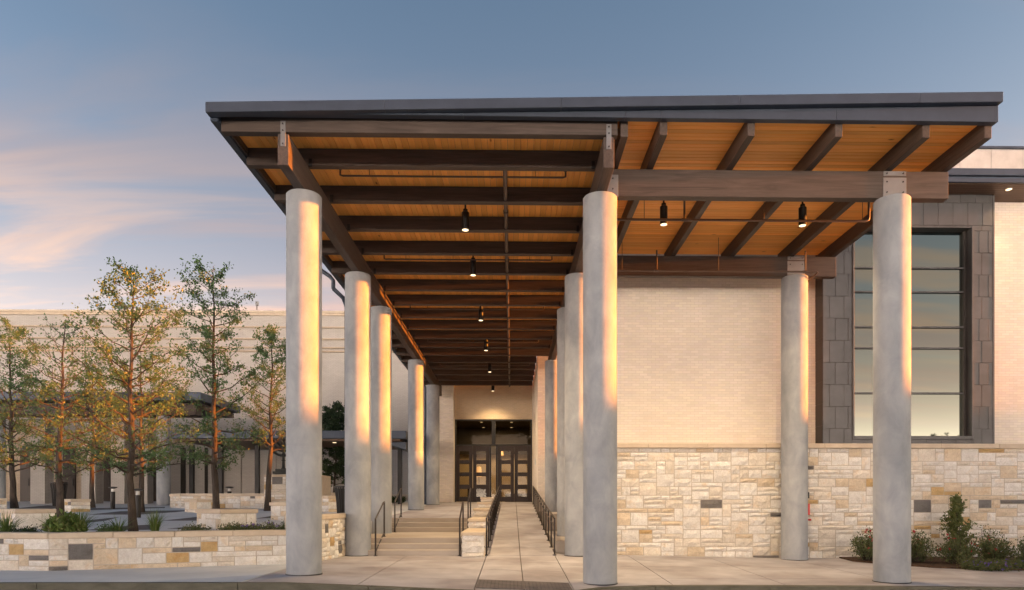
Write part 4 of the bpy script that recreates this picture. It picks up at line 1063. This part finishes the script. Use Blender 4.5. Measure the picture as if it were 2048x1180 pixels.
# ------------------------------------------------------------------ trees and plants
def leafquad(vs, fs, cs, p, size, rg, val, up=.3, ratio=.55):
    d = Vector((rg.gauss(0, 1), rg.gauss(0, 1), rg.gauss(0, 1)+up)).normalized()
    s = d.cross(Vector((rg.gauss(0, 1), rg.gauss(0, 1), rg.gauss(0, 1)))).normalized()
    L = size*rg.uniform(.7, 1.3); W = L*ratio*.5
    k = len(vs); n = d.cross(s)*L*.12
    for q in (p, p+d*L*.45+s*W+n, p+d*L, p+d*L*.45-s*W+n): vs.append((q.x, q.y, q.z))
    fs.append((k, k+1, k+2, k+3)); cs.append(val)
def interp(prof, t):
    for (a, va), (b, vb) in zip(prof, prof[1:]):
        if t <= b: return va+(vb-va)*(t-a)/(b-a)
    return prof[-1][1]
def tree(loc, H, prof, seed, label, r0=.11, n_br=34, leaf=.07, dens=1.0, mat=None, crown0=.25, bare_top=False, warm=.35, lean=0, name='oak_tree', group='young oaks on the plaza', twigs=6):
    rg = random.Random(seed); loc = Vector(loc)
    o = empty(name, loc); tag(o, label, 'tree', group)
    n = 14; pts = []; off = Vector((0, 0, 0))
    for i in range(n+1):
        t = i/n; pts.append(Vector((off.x+lean*t*H, off.y, H*.985*t))); off += Vector((rg.uniform(-1, 1), rg.uniform(-1, 1), 0))*H*.006
    rad = [r0*(1-.93*(i/n)**.85)*(1.25 if i == 0 else 1) for i in range(n+1)]
    bm = bmesh.new(); tube_bm(bm, [p-Vector((0, 0, .05)) if i == 0 else p for i, p in enumerate(pts)], rad, 9); bmobj('trunk', bm, M['bark'], o, True, True)
    def at(t):
        f = min(n-1e-4, max(0, t*n)); i = int(f); return pts[i].lerp(pts[i+1], f-i)
    vs, fs, cs = [], [], []; bmb = bmesh.new()
    def cluster(p, k, r, h):
        hue = rg.random()
        for _ in range(k):
            q = p+Vector((rg.gauss(0, r), rg.gauss(0, r), rg.gauss(0, r*.8)))
            v = min(1, max(0, rg.gauss(.28+.55*(hue < warm)*(1.15-h), .2)))
            leafquad(vs, fs, cs, q, leaf, rg, v)
    for b in range(n_br):
        t = crown0+(1-crown0)*(b+rg.random())/n_br*.97
        w = interp(prof, t)*rg.uniform(.7, 1.12); az = b*2.4+rg.uniform(-.5, .5)
        base = at(t-min(.12, .09*w/H*3)); rise = rg.uniform(.35, .9)*w if t > .4 else rg.uniform(.05, .45)*w
        dirv = Vector((math.cos(az), math.sin(az), 0)); bp = []
        m = 5
        for i in range(m+1):
            s = i/m; bp.append(base+dirv*w*s+Vector((0, 0, rise*s**1.35))+Vector((rg.uniform(-1, 1), rg.uniform(-1, 1), rg.uniform(-1, 1)))*.035*w*(i > 0))
        rb_ = max(.008, r0*.30*(1-t)+.008)
        tube_bm(bmb, bp, [rb_*(1-.8*i/m) for i in range(m+1)], 5)
        for k in range(twigs):
            s = rg.uniform(.25, 1.0) if k else 1.0; f = s*m; i = min(m-1, int(f)); p = bp[i].lerp(bp[i+1], f-i)
            tl = rg.uniform(.18, .42)*max(.5, w*.75)
            d = (dirv*rg.uniform(.1, 1)+Vector((rg.uniform(-1, 1), rg.uniform(-1, 1), rg.uniform(-.1, 1.1)))*.8).normalized()
            e = p+d*tl; mid = p.lerp(e, .5)+Vector((rg.uniform(-1, 1), rg.uniform(-1, 1), rg.uniform(-1, 1)))*.05*tl
            tube_bm(bmb, [p, mid, e], [.007, .005, .003], 4, False)
            if bare_top and t > .72: kk = 2
            else: kk = int(rg.uniform(6, 17)*dens)
            for u in (.5, .8, 1.0): cluster(p.lerp(e, u), max(1, kk//2) if u < 1 else kk, .085*max(.8, w*.5+.3), t)
    for k in range(7):
        cluster(at(.9+.1*k/6), int(7*dens), .08, 1)
    br = bmobj('branches', bmb, M['bark'], o, True, True)
    colmesh('crown', vs, fs, cs, mat or M['oak'], o, True)
    return o
def H_of(py, Y, z0): return P(0, py, Y).z-z0
def gp(px, Y): return Vector((P(px, 0, Y).x, Y, lz(Y)))
p = gp(268, 15.3); p.z = .58
tree(p, H_of(532, 15.3, .58), [(0, .2), (.25, .75), (.32, 1.35), (.45, 1.45), (.58, .95), (.70, 1.25), (.82, 1.0), (.92, .6), (1, .2)], 4,
     'tallest-looking oak in the planting bed, largest crown, trunk in front of the others', 1*.095, 50, .067, 1.15, warm=.2, crown0=.24, twigs=7)
p = gp(433, 19.5)
tree(p, H_of(522, 19.5, p.z), [(0, .2), (.22, .7), (.32, 1.25), (.5, 1.2), (.62, .75), (.70, .62), (.82, .95), (.93, .75), (1, .25)], 9,
     'slim oak with pointed crown behind the nearest stone seat block', 1*.105, 50, .073, 1.1, warm=.24, crown0=.22, twigs=7)
p = gp(535, 26.0)
tree(p, H_of(654, 26.0, p.z), [(0, .2), (.2, .7), (.35, 1.25), (.55, 1.15), (.75, .85), (.92, .6), (1, .25)], 15,
     'shorter oak close to the nearest left column', .12, 42, .085, 1.05, warm=.25, crown0=.36)
p = gp(120, 21.3)
tree(p, H_of(632, 21.3, p.z), [(0, .2), (.2, .9), (.3, 1.5), (.5, 1.6), (.7, 1.3), (.85, 1.05), (1, .35)], 22,
     'oak with bare twiggy top, second from the left edge', .12, 44, .078, .92, bare_top=True, warm=.3, crown0=.26, twigs=7)
p = gp(30, 28.0)
tree(p, H_of(650, 28.0, p.z), [(0, .2), (.2, 1.3), (.35, 2.0), (.55, 2.1), (.8, 1.5), (1, .4)], 31,
     'dark green oak at the left edge', .13, 46, .10, 1.1, warm=.12, crown0=.24, twigs=7)
p = gp(283, 24.8)
tree(p, H_of(700, 24.8, p.z), [(0, .2), (.22, 1.0), (.4, 1.7), (.6, 1.6), (.8, 1.2), (1, .4)], 37,
     'leaning oak right behind the largest tree, trunk bent to the left', .11, 30, .085, .85, warm=.2, crown0=.3, lean=-.02, twigs=6)
p = gp(185, 29.0)
tree(p, H_of(725, 29.0, p.z), [(0, .2), (.22, 1.3), (.4, 2.0), (.6, 1.8), (.8, 1.3), (1, .4)], 41,
     'green oak in front of the pavilion between the first and second near trunks', .11, 30, .09, .85, warm=.12, crown0=.32, twigs=6)
p = gp(668, 35.5); p.z = P(0, 986, 35.5).z
tree(p, H_of(808, 35.5, p.z), [(0, .2), (.12, .75), (.4, 1.0), (.7, .8), (.9, .5), (1, .15)], 52,
     'small dense dark green tree seen between the two nearest left columns', .06, 46, .13, 1.7, mat=M['dkleaf'], crown0=.14, name='evergreen_tree', group='', twigs=6)
bx_ = box('stone_planter', p.x-1.2, p.x+1.3, 35.0, 36.3, lz(35), p.z+.02, M['coping'], None, .02); tag(bx_, 'plain stone planter holding the small dark tree', 'planter')
for xx, yy, hh, sd, lab in ((44.5, -36, 9.0, 61, 'tree across the street behind the viewer, mirrored in the tall window'), (47.5, -37, 8.4, 62, 'second tree across the street behind the viewer'),
        (-9.0, -27, 7.0, 63, 'left tree opposite the entrance, behind the viewer'), (-1.5, -30, 6.5, 64, 'middle tree opposite the entrance, behind the viewer'), (5.5, -28, 6.8, 65, 'right tree opposite the entrance, behind the viewer')):
    tree((xx, yy, -.6), hh, [(0, .5), (.25, 2.2), (.5, 2.6), (.8, 2.0), (1, .6)], sd, lab, .16, 36, .22, 1.0, mat=M['dkleaf'], group='trees across the street')

def shrub(name, loc, rx, h, seed, label, mat, leaf=.05, n=60, flowers=None, nf=0, cat='shrub', group=None, cone=False):
    rg = random.Random(seed); o = empty(name, loc); tag(o, label, cat, group)
    vs, fs, cs = [], [], []; bm = bmesh.new(); tips = []
    for k in range(n):
        az = rg.uniform(0, 6.283)
        if cone:
            t = (k+.5)/n; w = rx*(1-t)**.75*rg.uniform(.35, 1.3); base = Vector((0, 0, h*t*.82)); e = base+Vector((math.cos(az)*w, math.sin(az)*w, w*1.0+.08))
        else:
            w = rx*math.sqrt(rg.random()); base = Vector((math.cos(az)*w*.25, math.sin(az)*w*.25, 0))
            e = Vector((math.cos(az)*w, math.sin(az)*w, h*rg.uniform(.45, 1.0)*(1-.5*(w/rx)**2)))
        m = base.lerp(e, .5)+Vector((rg.uniform(-1, 1), rg.uniform(-1, 1), .5))*.04*h
        tube_bm(bm, [base, m, e], [.006, .005, .003], 4, False); tips.append(e)
        for u in ((.35, .55, .75, .9, 1.0) if not cone else (.5, .75, 1.0)):
            q = base.lerp(e, u)
            for _ in range(rg.randint(5, 9)):
                c = q+Vector((rg.gauss(0, 1), rg.gauss(0, 1), rg.gauss(0, 1)))*(.045 if not cone else .035)
                leafquad(vs, fs, cs, c, leaf, rg, min(1, max(0, rg.gauss(.45, .25))), .6)
    if cone: tube_bm(bm, [(0, 0, 0), (0.01, 0, h*.9)], [.02, .006], 6)
    bmobj('stems', bm, M['bark'], o, True, True); colmesh('foliage', vs, fs, cs, mat, o, True)
    if flowers:
        for k in range(nf):
            e = rg.choice(tips); v2, f2, c2 = [], [], []
            for _ in range(7): leafquad(v2, f2, c2, Vector((0, 0, 0)), .035, rg, rg.random(), .6, .9)
            fl = colmesh('flower', v2, f2, c2, flowers, o, True); fl.location = e+Vector((rg.gauss(0, .03), rg.gauss(0, .03), rg.gauss(.02, .03)))
    return o
def sh(px, Y): x = P(px, 0, Y).x; return (x, Y, gz(x, Y)+.03)
GS = 'shrubs along the stone wall at the right'
shrub('rose_shrub', sh(1735, 16.3), .40, .78, 1, 'rose shrub left of the nearest right-hand column, at its foot', M['shrub'], .05, 70, M['rose'], 12, group=GS)
shrub('rose_shrub', sh(1830, 15.8), .42, .80, 2, 'dense shrub just right of the nearest right-hand column', M['shrub'], .05, 80, M['rose'], 8, group=GS)
shrub('conical_shrub', sh(1913, 16.6), .36, 1.75, 3, 'tall conical evergreen shrub before the stone wall', M['conif'], .085, 90, cone=True, group=GS)
shrub('rose_shrub', sh(1915, 15.4), .46, .70, 4, 'rose shrub with red blooms in front of the conical evergreen', M['shrub'], .05, 70, M['rose'], 18, group=GS)
shrub('rose_shrub', sh(1988, 15.6), .40, .72, 5, 'loose rose shrub right of the conical evergreen', M['shrub'], .05, 70, M['rose'], 8, group=GS)
shrub('rose_shrub', sh(2056, 15.2), .42, .62, 6, 'shrub cut off by the right edge of the picture', M['shrub'], .05, 70, M['rose'], 3, group=GS)
shrub('tall_weed', sh(1975, 16.5), .22, 1.05, 7, 'thin tall twiggy shrub close to the stone wall', M['shrub'], .045, 14, group=GS)
for i, (px, Y, r_) in enumerate(((1942, 14.5, .2), (1968, 14.35, .26), (1997, 14.3, .25), (2026, 14.5, .2))):
    shrub('violet_clump', sh(px, Y), r_, .17, 20+i, ['leftmost', 'second', 'third', 'rightmost'][i]+' low clump of violet flowers at the edge of the mulch bed', M['shrub'], .04, 40, M['violet'], 14, cat='flowers', group='violet clumps at the mulch edge')

def grass_clump(loc, r, h, n, seed, label, mat='grass', group='grass clumps behind the low stone wall'):
    rg = random.Random(seed); vs, fs, cs = [], [], []
    for k in range(n):
        az = rg.uniform(0, 6.283); b = Vector((math.cos(az), math.sin(az), 0)); s = Vector((-b.y, b.x, 0)); out = r*rg.uniform(.15, 1.15)
        L = h*rg.uniform(.55, 1.08); wd = .012*rg.uniform(.7, 1.3); base = b*rg.uniform(0, r*.28); prev = None; val = min(1, max(0, rg.gauss(.4, .25)))
        for i in range(5):
            t = i/4; q = base+b*out*t**2+Vector((0, 0, L*(t-.28*(out/r)*t*t))); ww = wd*(1-t*.92)
            vs.append(tuple(q-s*ww)); vs.append(tuple(q+s*ww))
            if prev is not None: fs.append((prev, prev+1, len(vs)-1, len(vs)-2)); cs.append(val)
            prev = len(vs)-2
    o = colmesh('grass_clump', vs, fs, cs, M[mat]); o.location = loc; tag(o, label, 'grass', group)
def bd(px, Y): return (P(px, 0, Y).x, Y, .6)
for i, (px, Y, r_, h, n) in enumerate(((12, 14.1, .42, .62, 120), (108, 13.95, .40, .58, 120), (160, 14.1, .38, .66, 150), (238, 14.4, .42, .50, 80), (310, 14.4, .26, .66, 130))):
    grass_clump(bd(px, Y), r_, h, n, 70+i, ['spiky green grass clump at the left edge behind the low wall', 'green grass clump left of the second, in front of the ochre seat block',
        'tallest dense green grass clump behind the corner of the low wall', 'sparse drooping grass clump beside the largest tree trunk', 'upright grass clump right of the largest tree trunk'][i])
GL = 'low plants behind the low stone wall'
shrub('leafy_plant', bd(132, 14.0), .30, .48, 80, 'broad-leaved bright green plant between the grass clumps', M['grass'], .13, 26, cat='plant', group=GL)
shrub('low_shrub', bd(392, 14.7), .34, .20, 81, 'low flat green shrub left of the nearest seat block', M['shrub'], .035, 60, group=GL)
shrub('low_shrub', bd(467, 14.75), .30, .24, 82, 'low green shrub in front of the nearest seat block', M['shrub'], .04, 60, group=GL)
shrub('violet_shrub', bd(503, 14.75), .20, .24, 83, 'small violet flowering shrub at the foot of the seat block', M['shrub'], .035, 40, M['violet'], 22, group=GL)
shrub('violet_shrub', bd(538, 14.8), .24, .28, 84, 'violet flowering shrub right of the nearest seat block', M['shrub'], .035, 50, M['violet'], 14, group=GL)
shrub('low_shrub', bd(572, 14.85), .18, .26, 85, 'low shrub touching the nearest left column', M['shrub'], .035, 40, group=GL)
shrub('dry_shrub', bd(215, 14.3), .22, .22, 86, 'brownish low plant left of the sparse grass clump', M['oak'], .04, 40, group=GL)
shrub('low_shrub', bd(50, 14.2), .35, .16, 87, 'flat dark ground plant between the two left grass clumps', M['dkleaf'], .04, 50, group=GL)
for i, (px, Y) in enumerate(((785, 35.6), (800, 35.6))):
    shrub('low_shrub', (P(px, 0, Y).x, Y, lz(Y)), .25, .35, 90+i, ['left', 'right'][i]+' tiny dark shrub behind the upper left handrail', M['dkleaf'], .08, 24, group='tiny shrubs beyond the landing')

# ------------------------------------------------------------------ bollards, bins, lampstand
def bollard(px, py, label):
    q = Gp(px, py); o = empty('bollard_light', (q.x, q.y, lz(q.y))); tag(o, label, 'bollard', 'black bollard lights on the plaza')
    lathe('post', [(.085, 0), (.085, .70)], M['black'], o, 16, local=True)
    lathe('lens', [(.055, .70), (.055, .82)], M['white'], o, 16, local=True)
    lathe('hat', [(.06, .82), (.16, .86), (.16, .885), (.05, .90)], M['black'], o, 20, local=True)
bollard(226, 1018, 'black bollard light left of the largest tree trunk'); bollard(276, 1035, 'black bollard light just right of the largest tree trunk'); bollard(459, 1016, 'black bollard light between the two right-hand oak trunks')
def bin_(px, Y, label, h=.95):
    q = gp(px, Y); o = empty('litter_bin', q); tag(o, label, 'bin', 'black litter bins on the plaza')
    bm = bmesh.new(); n = 22
    for k in range(n):
        a = 2*math.pi*k/n; c, s = math.cos(a), math.sin(a)
        tube_bm(bm, [(c*.22, s*.22, .03), (c*.25, s*.25, h*.5), (c*.31, s*.31, h)], .016, 4)
    bmobj('slat_ring', bm, M['black'], o, False, True)
    lathe('liner', [(.19, .02), (.26, h-.06)], M['black'], o, 20, local=True)
    lathe('rim', [(.30, h-.03), (.33, h-.02), (.33, h+.02), (.27, h+.02)], M['black'], o, 22, local=True)
bin_(118, 30.0, 'black flared litter bin by the pavilion pier at the left', 1.05); bin_(689, 22.6, 'tall black litter bin squeezed against the second left column', .95)

mo = P(567, 948, 26.98); ml = empty('branched_lampstand', mo); tag(ml, 'dark bronze seven-branched lampstand on the stone pedestal, half behind the column', 'lampstand')
box('base', -.36, .36, -.2, .2, 0, .10, M['bronze'], ml, .015, True); box('base', -.26, .26, -.2, .2, .10, .20, M['bronze'], ml, .015, True)
lathe('shaft', [(.10, .20), (.06, .26), (.05, .5), (.085, .53), (.05, .56), (.045, .75), (.08, .78), (.045, .81), (.045, 1.0), (.075, 1.03), (.04, 1.06), (.04, 1.30), (.08, 1.34), (.08, 1.40)], M['bronze'], ml, 14, local=True)
for r_, zc in ((.22, .62), (.40, .62), (.58, .62)):
    for s in (-1, 1):
        pts = [(0, 0, 1.30-r_)] + [(s*r_*math.sin(a), 0, 1.30-r_*math.cos(a)) for a in [R(q) for q in range(10, 91, 10)]] + [(s*r_, 0, 1.33)]
        tube('arm', pts, .045, M['bronze'], ml, 8, True)
        lathe('cup', [(.035, 1.30), (.075, 1.34), (.075, 1.40)], M['bronze'], ml, 12, (s*r_, 0, 0), True)
